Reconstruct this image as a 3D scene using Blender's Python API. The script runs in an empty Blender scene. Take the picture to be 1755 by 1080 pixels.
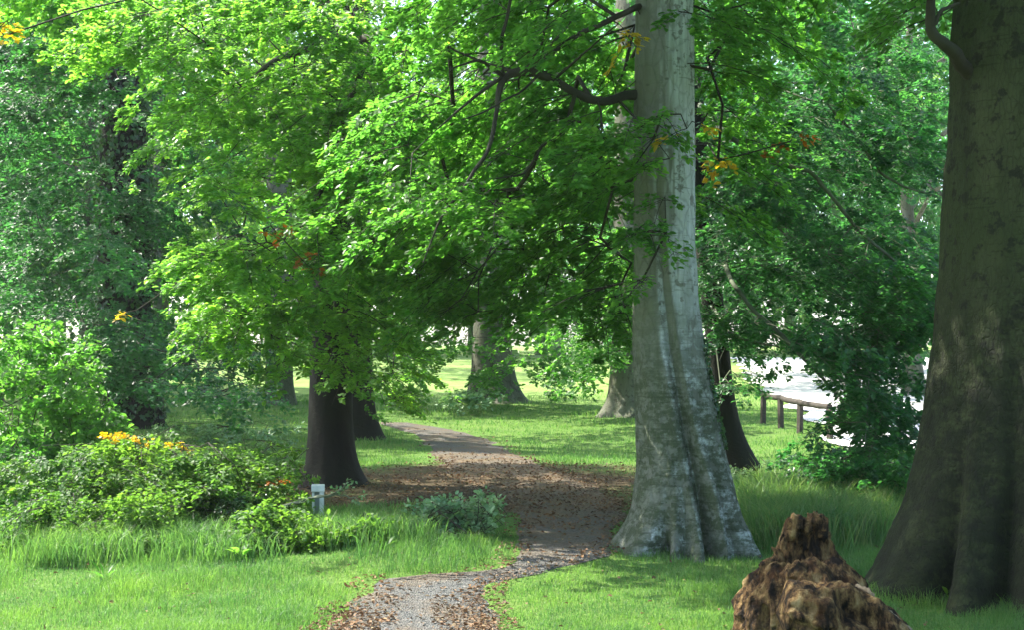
import bpy, math, random
import numpy as np
from mathutils import Vector

# ------------------------------------------------------------------ camera, sky, sun, exposure
scene = bpy.context.scene
COL = scene.collection
F, PX0, PYH, EYE = 2400.0, 877.5, 640.0, 1.75          # focal length (px of the 1755 px wide frame), horizon row, eye height
cam_d = bpy.data.cameras.new('camera')
cam = bpy.data.objects.new('camera', cam_d)
COL.objects.link(cam)
cam.location = (0, 0, EYE)
cam.rotation_euler = (math.radians(90), 0, 0)
cam_d.sensor_width = 36.0
cam_d.lens = 36.0 * F / 1755.0
cam_d.shift_y = (PYH - 540.0) / 1755.0
cam_d.clip_end = 2000.0
scene.camera = cam

SUN_DIR = Vector((-0.55, 0.30, 0.78)).normalized()      # towards the sun: high, ahead and to the left
SUN_EL = math.asin(SUN_DIR.z)
world = bpy.data.worlds.new('World')
scene.world = world
world.use_nodes = True
wn = world.node_tree
bg = wn.nodes['Background']
sky = wn.nodes.new('ShaderNodeTexSky')
sky.sky_type = 'NISHITA'
sky.sun_disc = False
sky.sun_elevation = SUN_EL
sky.sun_rotation = math.atan2(SUN_DIR.x, SUN_DIR.y)
sky.air_density = 1.0
sky.dust_density = 2.5
sky.ozone_density = 1.0
wn.links.new(sky.outputs[0], bg.inputs[0])
bg.inputs[1].default_value = 0.15
sun_d = bpy.data.lights.new('sun', 'SUN')
sun_d.energy = 3.7
sun_d.angle = math.radians(0.5)
sun_d.color = (1.0, 0.95, 0.84)
sun = bpy.data.objects.new('sun', sun_d)
COL.objects.link(sun)
sun.rotation_euler = (-SUN_DIR).to_track_quat('-Z', 'Y').to_euler()
scene.view_settings.view_transform = 'Standard'
scene.view_settings.look = 'None'
scene.view_settings.gamma = 1.0
scene.view_settings.exposure = 2.0
scene.render.engine = 'CYCLES'
scene.cycles.max_bounces = 7
scene.cycles.diffuse_bounces = 4
scene.cycles.glossy_bounces = 2
scene.cycles.transmission_bounces = 5
scene.cycles.transparent_max_bounces = 4
scene.cycles.caustics_reflective = False
scene.cycles.caustics_refractive = False

rng = np.random.default_rng(7)
random.seed(7)

# ------------------------------------------------------------------ helpers: noise, ground, projection
def _hash(ix, iy, iz, seed):
    with np.errstate(over='ignore'):
        h = (ix.astype(np.uint32) * np.uint32(374761393) + iy.astype(np.uint32) * np.uint32(668265263)
             + iz.astype(np.uint32) * np.uint32(2147483647) + np.uint32(seed) * np.uint32(974711))
        h = (h ^ (h >> np.uint32(13))) * np.uint32(1274126177)
        h = h ^ (h >> np.uint32(16))
    return (h & np.uint32(0xffffff)).astype(np.float64) / float(0xffffff)

def vnoise(x, y, z=0.0, seed=0):
    x, y, z = np.broadcast_arrays(np.asarray(x, float), np.asarray(y, float), np.asarray(z, float))
    ix, iy, iz = np.floor(x).astype(np.int64), np.floor(y).astype(np.int64), np.floor(z).astype(np.int64)
    fx, fy, fz = x - ix, y - iy, z - iz
    fx, fy, fz = [t * t * (3 - 2 * t) for t in (fx, fy, fz)]
    r = 0
    for a in (0, 1):
        for b in (0, 1):
            for c in (0, 1):
                w = (fx if a else 1 - fx) * (fy if b else 1 - fy) * (fz if c else 1 - fz)
                r = r + w * _hash((ix + a) & 0xffffffff, (iy + b) & 0xffffffff, (iz + c) & 0xffffffff, seed)
    return r * 2 - 1

def fbm(x, y, z=0.0, seed=0, octv=4):
    s, a, f = 0, 1.0, 1.0
    for o in range(octv):
        s = s + a * vnoise(np.asarray(x) * f, np.asarray(y) * f, np.asarray(z) * f, seed + o)
        a *= 0.5
        f *= 2.03
    return s

def gz(x, y):
    """height of the ground: level near the camera, rising slowly beyond"""
    x = np.asarray(x, float); y = np.asarray(y, float)
    s = 0.04 * 3.0 * np.logaddexp(0, (y - 18) / 3.0)
    s = np.where(y > 110, 0.04 * 92 + (y - 110) * 0.02, s)
    n = 0.10 * vnoise(x / 4.3, y / 4.3, 0, 3) * np.clip((y - 5) / 12, 0.25, 1)
    # low bank of turf left of the near path, and a dip where the path turns
    n = n + 0.10 * np.exp(-(((x + 0.9) / 1.3) ** 2 + ((y - 12.6) / 0.9) ** 2))
    return s + n

def proj(x, y, z):
    return PX0 + x / y * F, PYH - (z - EYE) / y * F

def P(px, py, d):
    """world point at depth d behind a place in the frame"""
    return np.array([(px - PX0) / F * d, d, EYE + (PYH - py) / F * d])

def G(px, py):
    """where the sight line through a place in the frame meets the ground"""
    y = np.linspace(4, 160, 8000)
    x = (px - PX0) / F * y
    z = EYE + (PYH - py) / F * y
    k = np.argmax(gz(x, y) >= z)
    return float(x[k]), float(y[k]), float(gz(x[k], y[k]))

def norm(v):
    v = np.asarray(v, float)
    return v / (np.linalg.norm(v, axis=-1, keepdims=True) + 1e-12)

# ------------------------------------------------------------------ helpers: meshes and objects
def mesh_np(name, verts, faces_list, mat, parent=None, smooth=False, mats=None):
    """faces_list: arrays of shape (n, k); one mesh object"""
    me = bpy.data.meshes.new(name)
    verts = np.ascontiguousarray(verts, np.float32)
    me.vertices.add(len(verts))
    me.vertices.foreach_set('co', verts.ravel())
    faces_list = [np.asarray(f, np.int32) for f in faces_list if len(f)]
    idx = np.concatenate([f.ravel() for f in faces_list])
    tot = np.concatenate([np.full(len(f), f.shape[1], np.int32) for f in faces_list])
    st = np.concatenate([[0], np.cumsum(tot)[:-1]]).astype(np.int32)
    me.loops.add(len(idx)); me.loops.foreach_set('vertex_index', idx)
    me.polygons.add(len(tot)); me.polygons.foreach_set('loop_start', st)
    try:
        me.polygons.foreach_set('loop_total', tot)
    except Exception:
        pass
    me.update(calc_edges=True)
    me.polygons.foreach_set('use_smooth', np.full(len(tot), bool(smooth)))
    me.materials.append(mat)
    o = bpy.data.objects.new(name, me)
    COL.objects.link(o)
    if parent is not None:
        o.parent = parent
    return o

def tag(o, label=None, cat=None, group=None, kind=None):
    if label: o['label'] = label
    if cat: o['category'] = cat
    if group: o['group'] = group
    if kind: o['kind'] = kind
    return o

def thing(name, label, cat, loc, group=None):
    o = bpy.data.objects.new(name, None)
    COL.objects.link(o)
    o.location = loc
    o.empty_display_size = 0.2
    return tag(o, label, cat, group)

class Geo:
    """collects faces; build() makes ONE mesh, relative to the origin of its parent"""
    def __init__(s):
        s.v, s.f, s.n = [], {}, 0
    def add(s, v, f):
        v = np.asarray(v, float); f = np.asarray(f, int)
        s.v.append(v); s.f.setdefault(f.shape[1], []).append(f + s.n); s.n += len(v)
    def tube(s, pts, rad, sides=6, cap=False):
        pts = np.asarray(pts, float); n = len(pts)
        rad = np.broadcast_to(np.asarray(rad, float), (n,))
        t = norm(np.gradient(pts, axis=0))
        ref = np.array([0, 0, 1.0]) if abs(t[0][2]) < 0.9 else np.array([1.0, 0, 0])
        a = norm(np.cross(t, ref)); b = np.cross(t, a)
        th = np.arange(sides) / sides * 2 * math.pi
        v = pts[:, None] + rad[:, None, None] * (np.cos(th)[None, :, None] * a[:, None] + np.sin(th)[None, :, None] * b[:, None])
        i = np.arange(n - 1)[:, None] * sides; j = np.arange(sides)[None]; k = (j + 1) % sides
        f = np.stack([i + j, i + k, i + k + sides, i + j + sides], -1).reshape(-1, 4)
        s.add(v.reshape(-1, 3), f)
        if cap:
            for e in (0, n - 1):
                s.add(np.vstack([v[e], pts[e][None]]), np.stack([np.arange(sides), (np.arange(sides) + 1) % sides, np.full(sides, sides)], -1))
    def box(s, c, size, rz=0.0, tilt=0.0):
        x, y, z = np.array(size) / 2
        b = min(x, y, z) * 0.18
        v = []
        for zz, ins in ((-z, b), (-z + b, 0), (z - b, 0), (z, b)):
            for sx, sy in ((-1, -1), (1, -1), (1, 1), (-1, 1)):
                v.append((sx * (x - ins), sy * (y - ins), zz))
        v = np.array(v)
        v[:, 0] += v[:, 2] * tilt
        ca, sa = math.cos(rz), math.sin(rz)
        v = np.stack([v[:, 0] * ca - v[:, 1] * sa, v[:, 0] * sa + v[:, 1] * ca, v[:, 2]], -1) + np.array(c)
        f = [(3, 2, 1, 0), (12, 13, 14, 15)]
        for r in range(3):
            for j in range(4):
                k = (j + 1) % 4
                f.append((r * 4 + j, r * 4 + k, r * 4 + 4 + k, r * 4 + 4 + j))
        s.add(v, f)
    def leaves(s, pos, axis, nrm, size, width=0.62, fine=True, fold=0.18):
        """pos (n,3) leaf bases; axis along the leaf; nrm its face; size its length"""
        n = len(pos)
        if n == 0: return
        a = norm(axis); side = norm(np.cross(a, nrm)); u = np.cross(side, a)
        size = np.broadcast_to(np.asarray(size, float), (n,))[:, None]
        if fine:
            tpl = [(0, 0, 0), (.28, .40, 1), (.68, .36, 1), (1, 0, -.35), (.68, -.36, 1), (.28, -.40, 1)]
        else:
            tpl = [(0, 0, 0), (.48, .46, 1), (1, 0, -.3), (.48, -.46, 1)]
        v = np.stack([pos + size * (a * p + side * (q * width * 1.25) + u * (fold * abs(q) * h if h > 0 else fold * .5 * h)) for p, q, h in tpl], 1)
        k = len(tpl); o = np.arange(n)[:, None] * k
        if fine:
            f = np.concatenate([o + np.array([[0, 3, 2, 1]]), o + np.array([[0, 5, 4, 3]])])
        else:
            f = np.concatenate([o + np.array([[0, 2, 1]]), o + np.array([[0, 3, 2]])])
        s.add(v.reshape(-1, 3), f)
    def build(s, name, mat, parent=None, smooth=False):
        if not s.v: return None
        v = np.concatenate(s.v)
        if parent is not None:
            v = v - np.array(parent.location)
        return mesh_np(name, v, [np.concatenate(f) for f in s.f.values()], mat, parent, smooth)

# ------------------------------------------------------------------ helpers: materials
def new_mat(name):
    m = bpy.data.materials.new(name); m.use_nodes = True
    nt = m.node_tree
    return m, nt, nt.nodes['Principled BSDF'], nt.nodes['Material Output']

def nd(nt, typ, **kw):
    n = nt.nodes.new(typ)
    for k, v in kw.items():
        if k.startswith('i_'):
            key = k[2:]
            n.inputs[int(key) if key.isdigit() else key].default_value = v
        else:
            setattr(n, k, v)
    return n

def ramp(nt, fac, stops):
    r = nt.nodes.new('ShaderNodeValToRGB')
    e = r.color_ramp.elements
    while len(e) < len(stops): e.new(0.5)
    for el, (p, c) in zip(e, stops):
        el.position = p; el.color = (c[0], c[1], c[2], 1)
    nt.links.new(fac, r.inputs[0])
    return r.outputs[0]

def mixc(nt, fac, a, b, mode='MIX'):
    m = nt.nodes.new('ShaderNodeMix'); m.data_type = 'RGBA'; m.blend_type = mode
    for sock, val in ((m.inputs[0], fac), (m.inputs[6], a), (m.inputs[7], b)):
        if hasattr(val, 'is_output'): nt.links.new(val, sock)
        else: sock.default_value = val if isinstance(val, float) else (*val, 1)
    return m.outputs[2]

def coords(nt, scale=(1, 1, 1)):
    g = nt.nodes.new('ShaderNodeNewGeometry')
    mp = nt.nodes.new('ShaderNodeMapping'); mp.inputs['Scale'].default_value = scale
    nt.links.new(g.outputs['Position'], mp.inputs['Vector'])
    return mp.outputs[0], g

def noise_tex(nt, vec, scale, detail=4, rough=0.55):
    n = nd(nt, 'ShaderNodeTexNoise'); n.inputs['Scale'].default_value = scale
    n.inputs['Detail'].default_value = detail; n.inputs['Roughness'].default_value = rough
    nt.links.new(vec, n.inputs['Vector'])
    return n.outputs['Fac']

def bump(nt, h, strength, dist, bsdf):
    b = nd(nt, 'ShaderNodeBump'); b.inputs['Strength'].default_value = strength; b.inputs['Distance'].default_value = dist
    nt.links.new(h, b.inputs['Height']); nt.links.new(b.outputs[0], bsdf.inputs['Normal'])

def leaf_mat(name, cols, trans, amount=0.45, rough=0.42, spec=0.45, clump=1.1):
    m, nt, b, out = new_mat(name)
    vec, g = coords(nt)
    n = noise_tex(nt, vec, clump, 3, .6)
    r = g.outputs['Random Per Island']
    c = ramp(nt, r, [(i / (len(cols) - 1), k) for i, k in enumerate(cols)])
    nn = ramp(nt, n, [(0.32, (0.62, 0.74, 0.9)), (0.5, (.92, .96, .95)), (0.68, (1.32, 1.2, 1.0))])
    c = mixc(nt, 1.0, c, nn, 'MULTIPLY')
    nt.links.new(c, b.inputs['Base Color'])
    b.inputs['Roughness'].default_value = rough
    b.inputs['Specular IOR Level'].default_value = spec
    t = nd(nt, 'ShaderNodeBsdfTranslucent')
    tc = ramp(nt, r, [(0.0, tuple(x * .75 for x in trans)), (0.6, trans), (1.0, (trans[0] * 1.35, trans[1] * 1.12, trans[2]))])
    tc = mixc(nt, 1.0, tc, nn, 'MULTIPLY')
    nt.links.new(tc, t.inputs['Color'])
    ms = nd(nt, 'ShaderNodeMixShader'); ms.inputs[0].default_value = amount
    nt.links.new(b.outputs[0], ms.inputs[1]); nt.links.new(t.outputs[0], ms.inputs[2])
    nt.links.new(ms.outputs[0], out.inputs['Surface'])
    return m

GREEN = [(.030, .085, .018), (.048, .125, .024), (.065, .155, .028), (.09, .185, .035)]
M_LEAF = leaf_mat('beech_leaf', GREEN, (.19, .54, .055), .59)
M_LEAF_LIME = leaf_mat('lime_leaf', [(.042, .12, .022), (.062, .165, .028), (.085, .20, .03), (.125, .24, .035)], (.31, .70, .07), .6)
M_LEAF_BLUE = leaf_mat('blue_green_leaf', [(.026, .08, .034), (.042, .115, .045), (.06, .145, .055)], (.10, .40, .07), .5, .38, .5)
M_LEAF_DEEP = leaf_mat('deep_green_leaf', [(.018, .065, .026), (.03, .092, .036), (.045, .12, .045)], (.09, .36, .06), .5, .45, .4)
M_LEAF_FAR = leaf_mat('far_leaf', [(.05, .11, .035), (.075, .15, .045), (.10, .185, .06)], (.24, .48, .09), .52, clump=.12)
M_LEAF_BUSH = leaf_mat('bush_leaf', [(.036, .10, .02), (.055, .135, .026), (.08, .17, .034), (.11, .20, .045)], (.22, .48, .05), .46, .5, .3, clump=1.4)
M_LEAF_PALE = leaf_mat('pale_leaf', [(.12, .23, .10), (.18, .31, .14), (.26, .40, .21)], (.26, .48, .12), .35)
M_LEAF_YELLOW = leaf_mat('yellow_leaf', [(.40, .26, .015), (.52, .36, .02), (.45, .42, .03)], (.85, .60, .02), .5)
M_LEAF_ORANGE = leaf_mat('orange_leaf', [(.30, .09, .015), (.36, .15, .02), (.22, .07, .02)], (.65, .22, .02), .4)
M_IVY = leaf_mat('ivy_leaf', [(.022, .07, .022), (.035, .10, .03), (.06, .14, .055)], (.08, .24, .03), .3, .35, .6)
M_GRASS = leaf_mat('grass_blade', [(.05, .14, .028), (.075, .175, .04), (.11, .215, .06), (.22, .28, .12)], (.20, .44, .07), .45, .5, .4, 1.2)
M_TALL = leaf_mat('tall_grass_blade', [(.07, .18, .05), (.11, .24, .07), (.17, .29, .11), (.34, .30, .16)], (.28, .52, .10), .42, .5, .4, 1.2)
M_LITTER = leaf_mat('dead_leaf', [(.09, .05, .026), (.16, .09, .045), (.22, .135, .07), (.12, .06, .028), (.30, .22, .12)], (.14, .07, .03), .12, .7, .3)

def bark_mat(name, cols, green=(.05, .07, .03), streak=(6, 6, .5), fine=14.0, green_amt=.5, bumpd=.02, blotch=None, foot=None, algae_shade=None, wrinkle=1.0, crack=(12, 12, 3), crack_amt=.0, eyes=.0):
    """foot: (colour, height the mossy mottled foot reaches); algae: colour of the left side, algae with shade painted in"""
    m, nt, b, out = new_mat(name)
    vec, g = coords(nt, streak)
    vec2, _ = coords(nt, (1, 1, 1))
    n1 = noise_tex(nt, vec, 1.0, 5, .6)
    c = ramp(nt, n1, [(0.28 + .44 * i / (len(cols) - 1), k) for i, k in enumerate(cols)])
    n2 = noise_tex(nt, vec2, 1.3, 4, .6)
    gf = ramp(nt, n2, [(0.42, (0, 0, 0)), (0.66, (green_amt,) * 3)])
    c = mixc(nt, gf, c, green)
    h = noise_tex(nt, vec2, fine, 5, .65)
    if algae_shade:  # darker left side: algae, plus the trunk's shade painted into the colour
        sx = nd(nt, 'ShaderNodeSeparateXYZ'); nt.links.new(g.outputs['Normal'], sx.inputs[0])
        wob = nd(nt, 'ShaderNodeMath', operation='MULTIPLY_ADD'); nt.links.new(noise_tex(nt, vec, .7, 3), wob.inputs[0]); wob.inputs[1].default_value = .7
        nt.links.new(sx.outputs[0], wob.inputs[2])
        c = mixc(nt, ramp(nt, wob.outputs[0], [(.08, (.8,) * 3), (.32, (.5,) * 3), (.5, (0, 0, 0))]), c, algae_shade)
    if foot:
        sz = nd(nt, 'ShaderNodeSeparateXYZ'); nt.links.new(g.outputs['Position'], sz.inputs[0])
        vm, _ = coords(nt, (4.5, 4.5, 9))
        mo = noise_tex(nt, vm, 1.0, 6, .7)
        lim = nd(nt, 'ShaderNodeMapRange'); lim.inputs[1].default_value = foot[1] + .5; lim.inputs[2].default_value = foot[1] - .5
        nt.links.new(sz.outputs[2], lim.inputs[0])
        fi = noise_tex(nt, vec2, 26, 5, .75); av = nd(nt, 'ShaderNodeMath', operation='MULTIPLY_ADD'); nt.links.new(fi, av.inputs[0]); av.inputs[1].default_value = .45; nt.links.new(mo, av.inputs[2])
        sb = nd(nt, 'ShaderNodeMath', operation='SUBTRACT'); nt.links.new(av.outputs[0], sb.inputs[0]); sb.inputs[1].default_value = .22
        mf = ramp(nt, sb.outputs[0], [(.36, (0, 0, 0)), (.54, (.92,) * 3)])
        mm = nd(nt, 'ShaderNodeMath', operation='MULTIPLY'); nt.links.new(mf, mm.inputs[0]); nt.links.new(lim.outputs[0], mm.inputs[1])
        c = mixc(nt, mm.outputs[0], c, foot[0])
        vw, _ = coords(nt, (1.6, 1.6, 30) if wrinkle else (9, 9, 1.6)); w = noise_tex(nt, vw, 1.0, 3, .6)
        if wrinkle:
            wl = nd(nt, 'ShaderNodeMath', operation='MULTIPLY'); nt.links.new(ramp(nt, w, [(.54, (0, 0, 0)), (.62, (.55,) * 3)]), wl.inputs[0]); nt.links.new(lim.outputs[0], wl.inputs[1])
            c = mixc(nt, wl.outputs[0], c, tuple(q * .7 for q in foot[0]))
        wm = nd(nt, 'ShaderNodeMath', operation='MULTIPLY'); nt.links.new(w, wm.inputs[0]); nt.links.new(lim.outputs[0], wm.inputs[1])
        ad = nd(nt, 'ShaderNodeMath', operation='MULTIPLY_ADD'); nt.links.new(mo, ad.inputs[0]); ad.inputs[1].default_value = 1.5
        nt.links.new(wm.outputs[0], ad.inputs[2])
        a2 = nd(nt, 'ShaderNodeMath', operation='ADD'); nt.links.new(ad.outputs[0], a2.inputs[0]); nt.links.new(h, a2.inputs[1]); h = a2.outputs[0]
    if blotch:
        n3 = noise_tex(nt, vec2, 9.0, 3, .65)
        bf = ramp(nt, n3, [(0.55, (0, 0, 0)), (0.61, (.8, .8, .8))])
        c = mixc(nt, bf, c, blotch)
    if eyes > 0:
        ve, _ = coords(nt, (2.2, 2.2, 3.6))
        vo = nd(nt, 'ShaderNodeTexVoronoi'); vo.inputs['Scale'].default_value = 1.7; nt.links.new(ve, vo.inputs['Vector'])
        c = mixc(nt, ramp(nt, vo.outputs['Distance'], [(.05, (eyes,) * 3), (.10, (0, 0, 0))]), c, tuple(q * .4 for q in green))
        vl, _ = coords(nt, (3.5, 3.5, 55)); le = noise_tex(nt, vl, 1.0, 2, .5)
        c = mixc(nt, ramp(nt, le, [(.63, (0, 0, 0)), (.67, (eyes * .6,) * 3)]), c, tuple(q * .55 for q in green))
    if crack_amt > 0:
        vc, _ = coords(nt, crack)
        vd = nd(nt, 'ShaderNodeVectorMath', operation='ADD')
        nz = nd(nt, 'ShaderNodeTexNoise'); nz.inputs['Scale'].default_value = 3.0; nz.inputs['Detail'].default_value = 4; nt.links.new(vec2, nz.inputs['Vector'])
        nt.links.new(vc, vd.inputs[0]); nt.links.new(nz.outputs['Color'], vd.inputs[1])
        vo = nd(nt, 'ShaderNodeTexVoronoi', feature='DISTANCE_TO_EDGE'); vo.inputs['Scale'].default_value = 1.0; nt.links.new(vd.outputs[0], vo.inputs['Vector'])
        cf = ramp(nt, vo.outputs['Distance'], [(.0, (crack_amt,) * 3), (.09, (0, 0, 0))])
        c = mixc(nt, cf, c, tuple(q * .35 for q in green))
        hs = nd(nt, 'ShaderNodeMath', operation='MULTIPLY_ADD'); nt.links.new(cf, hs.inputs[0]); hs.inputs[1].default_value = -1.2; nt.links.new(h, hs.inputs[2]); h = hs.outputs[0]
    nt.links.new(c, b.inputs['Base Color'])
    b.inputs['Roughness'].default_value = .85
    b.inputs['Specular IOR Level'].default_value = .25
    bump(nt, h, .9, bumpd, b)
    return m

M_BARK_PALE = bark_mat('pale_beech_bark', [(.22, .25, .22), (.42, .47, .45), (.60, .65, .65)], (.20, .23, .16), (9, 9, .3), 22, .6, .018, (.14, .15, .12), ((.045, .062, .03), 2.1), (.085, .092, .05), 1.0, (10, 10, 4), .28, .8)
M_BARK_DARK = bark_mat('dark_beech_bark', [(.020, .026, .009), (.042, .051, .018), (.064, .072, .03)], (.03, .044, .012), (4, 4, .6), 24, .8, .04, (.012, .013, .007), ((.014, .018, .007), 2.2), None, 0.0, (34, 34, 9), .3, .9)
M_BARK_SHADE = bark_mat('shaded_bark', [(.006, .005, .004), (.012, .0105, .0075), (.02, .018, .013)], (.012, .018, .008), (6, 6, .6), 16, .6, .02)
M_BARK_GREY = bark_mat('grey_bark', [(.07, .07, .05), (.13, .13, .10), (.19, .19, .16)], (.06, .08, .03), (6, 6, .5), 16, .6, .02, (.05, .05, .035))
M_TWIG = bark_mat('dark_twig_bark', [(.02, .018, .013), (.04, .036, .026), (.07, .065, .048)], (.025, .035, .015), (4, 4, 4), 20, .5, .01)
M_TWIG_PALE = bark_mat('pale_branch_bark', [(.07, .08, .055), (.13, .15, .10), (.20, .22, .16)], (.06, .09, .03), (4, 4, 4), 20, .5, .01)

# ------------------------------------------------------------------ the ground, the path, the drive
PATH_Y = np.array([725, 735, 745, 760, 775, 790, 805, 820, 840, 860, 880, 900, 925, 945, 958, 968, 977, 984, 990, 996, 1010, 1040, 1080, 1200, 1500.])
PATH_L = np.array([640, 665, 700, 722, 738, 745, 755, 770, 800, 840, 868, 882, 888, 884, 876, 864, 848, 800, 700, 640, 626, 598, 560, 440, 130.])
PATH_R = np.array([700, 770, 815, 850, 880, 915, 955, 1000, 1045, 1070, 1078, 1070, 1056, 1044, 1022, 985, 940, 915, 885, 855, 836, 832, 850, 870, 1000.])

def path_edge(x, y):
    """signed distance in frame units to the edge of the path, negative on it, measured as seen on the ground"""
    px, py = proj(x, y, gz(x, y))
    l = np.interp(py, PATH_Y, PATH_L); r = np.interp(py, PATH_Y, PATH_R)
    d = np.maximum(l - px, px - r)
    return np.where(py < 728, 400.0, d) * y / F            # metres across

DRIVE = np.array([(6.0, 25.5), (6.8, 31), (7.5, 38), (8.2, 45), (9.5, 56), (11.5, 70), (13, 84), (80, 84), (80, 22), (14, 23.5)])
def in_poly(x, y, poly):
    ins = np.zeros(np.shape(x), bool)
    n = len(poly)
    for i in range(n):
        x1, y1 = poly[i]; x2, y2 = poly[(i + 1) % n]
        c = ((y1 > y) != (y2 > y)) & (x < (x2 - x1) * (y - y1) / (y2 - y1 + 1e-12) + x1)
        ins ^= c
    return ins

def litter_f(x, y):
    """how much bare soil and dead leaves lie at a place (0..1)"""
    e = ((x + .15) / 2.8) ** 2 + ((y - 19.6) / 3.6) ** 2
    e2 = ((x + 3.4) / 2.0) ** 2 + ((y - 20.0) / 2.6) ** 2
    n = .35 * fbm(x * .9, y * .9, 0, 21, 3)
    return np.clip(1.5 - 1.15 * np.minimum(e, e2) + n, 0, 1)

def ground_mesh():
    ys = np.concatenate([np.linspace(-12, 3, 20), np.arange(3.2, 34, .2), np.arange(34.3, 60, .5), np.arange(61, 120, 2), np.linspace(124, 900, 40)])
    xs_u = np.concatenate([np.linspace(-600, -40, 30)[:-1], np.arange(-40, -10, 1.), np.arange(-10, 10, .2), np.arange(10, 40, 1.), np.linspace(40, 600, 30)])
    X, Y = np.meshgrid(xs_u, ys)
    Z = gz(X, Y)
    ny, nx = X.shape
    i = np.arange(ny - 1)[:, None] * nx; j = np.arange(nx - 1)[None]
    f = np.stack([i + j, i + j + 1, i + j + 1 + nx, i + j + nx], -1).reshape(-1, 4)
    m, nt, b, out = new_mat('turf_and_soil')
    vec, g = coords(nt)
    n1 = noise_tex(nt, vec, .9, 5, .6); n2 = noise_tex(nt, vec, 14, 4, .7)
    c = ramp(nt, n1, [(.3, (.05, .11, .022)), (.5, (.09, .18, .035)), (.7, (.16, .23, .06))])
    c = mixc(nt, .5, c, ramp(nt, n2, [(.3, (.04, .08, .015)), (.7, (.16, .25, .05))]))
    sp = nd(nt, 'ShaderNodeSeparateXYZ'); nt.links.new(g.outputs['Position'], sp.inputs[0])
    mr = nd(nt, 'ShaderNodeMapRange'); mr.inputs[1].default_value = 33; mr.inputs[2].default_value = 48; nt.links.new(sp.outputs[1], mr.inputs[0])
    sunlit_far = ramp(nt, n1, [(.3, (.15, .26, .055)), (.7, (.25, .34, .11))])  # paler far turf: the field's bright sun is put into its colour
    c = mixc(nt, mr.outputs[0], c, sunlit_far)
    at = nd(nt, 'ShaderNodeAttribute', attribute_name='bare')
    soil = ramp(nt, n2, [(.3, (.035, .024, .015)), (.5, (.075, .05, .03)), (.72, (.14, .095, .055))])
    c = mixc(nt, at.outputs['Fac'], c, soil)
    nt.links.new(c, b.inputs['Base Color'])
    b.inputs['Roughness'].default_value = .95; b.inputs['Specular IOR Level'].default_value = .15
    bump(nt, n2, .9, .05, b)
    o = mesh_np('ground', np.stack([X, Y, Z], -1).reshape(-1, 3), [f], m, smooth=True)
    a = o.data.attributes.new('bare', 'FLOAT', 'POINT')
    a.data.foreach_set('value', litter_f(X, Y).ravel().astype(np.float32) * .95)
    tag(o, kind='structure')

def path_mesh():
    rows = np.unique(np.concatenate([np.linspace(726, 990, 120), np.linspace(978, 1000, 40), np.linspace(1000, 1480, 90)]))
    nx = 28
    V = []
    for py in rows:
        l = np.interp(py, PATH_Y, PATH_L); r = np.interp(py, PATH_Y, PATH_R)
        xl, yl, _ = G((l + r) / 2, py)
        w = (r - l) * yl / F
        l += 34 * F / 2400 * fbm(yl * 2.1, 3.0, 0, 5, 3) / max(yl, 1) * 4
        r += 34 * F / 2400 * fbm(yl * 2.1, 9.0, 0, 6, 3) / max(yl, 1) * 4
        for t in np.linspace(0, 1, nx):
            px = l + (r - l) * t
            x = (px - PX0) / F * yl
            edge = min(t, 1 - t) * 2
            V.append((x, yl, float(gz(x, yl)) + .018 - .05 * max(0, 1 - edge * 4) * max(.25, .6 + .9 * float(vnoise(x * 5, yl * 3, 0, 77)))))
    V = np.array(V); n = len(rows)
    i = np.arange(n - 1)[:, None] * nx; j = np.arange(nx - 1)[None]
    f = np.stack([i + j, i + j + nx, i + j + 1 + nx, i + j + 1], -1).reshape(-1, 4)
    m, nt, b, out = new_mat('path_gravel')
    vec, g = coords(nt)
    vo = nd(nt, 'ShaderNodeTexVoronoi'); vo.inputs['Scale'].default_value = 60; nt.links.new(vec, vo.inputs['Vector'])
    n1 = noise_tex(nt, vec, 1.6, 4, .6); n2 = noise_tex(nt, vec, 30, 3, .7)
    bw = nd(nt, 'ShaderNodeSeparateColor'); nt.links.new(vo.outputs['Color'], bw.inputs[0])
    st = ramp(nt, bw.outputs[0], [(0, (.06, .065, .064)), (.5, (.10, .107, .105)), (.85, (.15, .155, .15)), (1, (.24, .23, .21))])
    dirt = ramp(nt, n2, [(.3, (.10, .07, .04)), (.7, (.23, .165, .095))])
    at = nd(nt, 'ShaderNodeAttribute', attribute_name='leafy')
    mx = nd(nt, 'ShaderNodeMath', operation='ADD', use_clamp=True); nt.links.new(at.outputs['Fac'], mx.inputs[0]); nt.links.new(ramp(nt, n1, [(.42, (.05,) * 3), (.62, (.5,) * 3)]), mx.inputs[1])
    c = mixc(nt, mx.outputs[0], st, dirt)
    nt.links.new(c, b.inputs['Base Color']); b.inputs['Roughness'].default_value = .95; b.inputs['Specular IOR Level'].default_value = .2
    bump(nt, vo.outputs['Distance'], 1.0, .02, b)
    o = mesh_np('path', V, [f], m, smooth=True)
    a = o.data.attributes.new('leafy', 'FLOAT', 'POINT')
    a.data.foreach_set('value', np.interp(V[:, 1], [11, 14, 16.5, 21, 25, 30], [0, .2, .6, .7, .35, .2]).astype(np.float32))
    tag(o, kind='structure')

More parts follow.
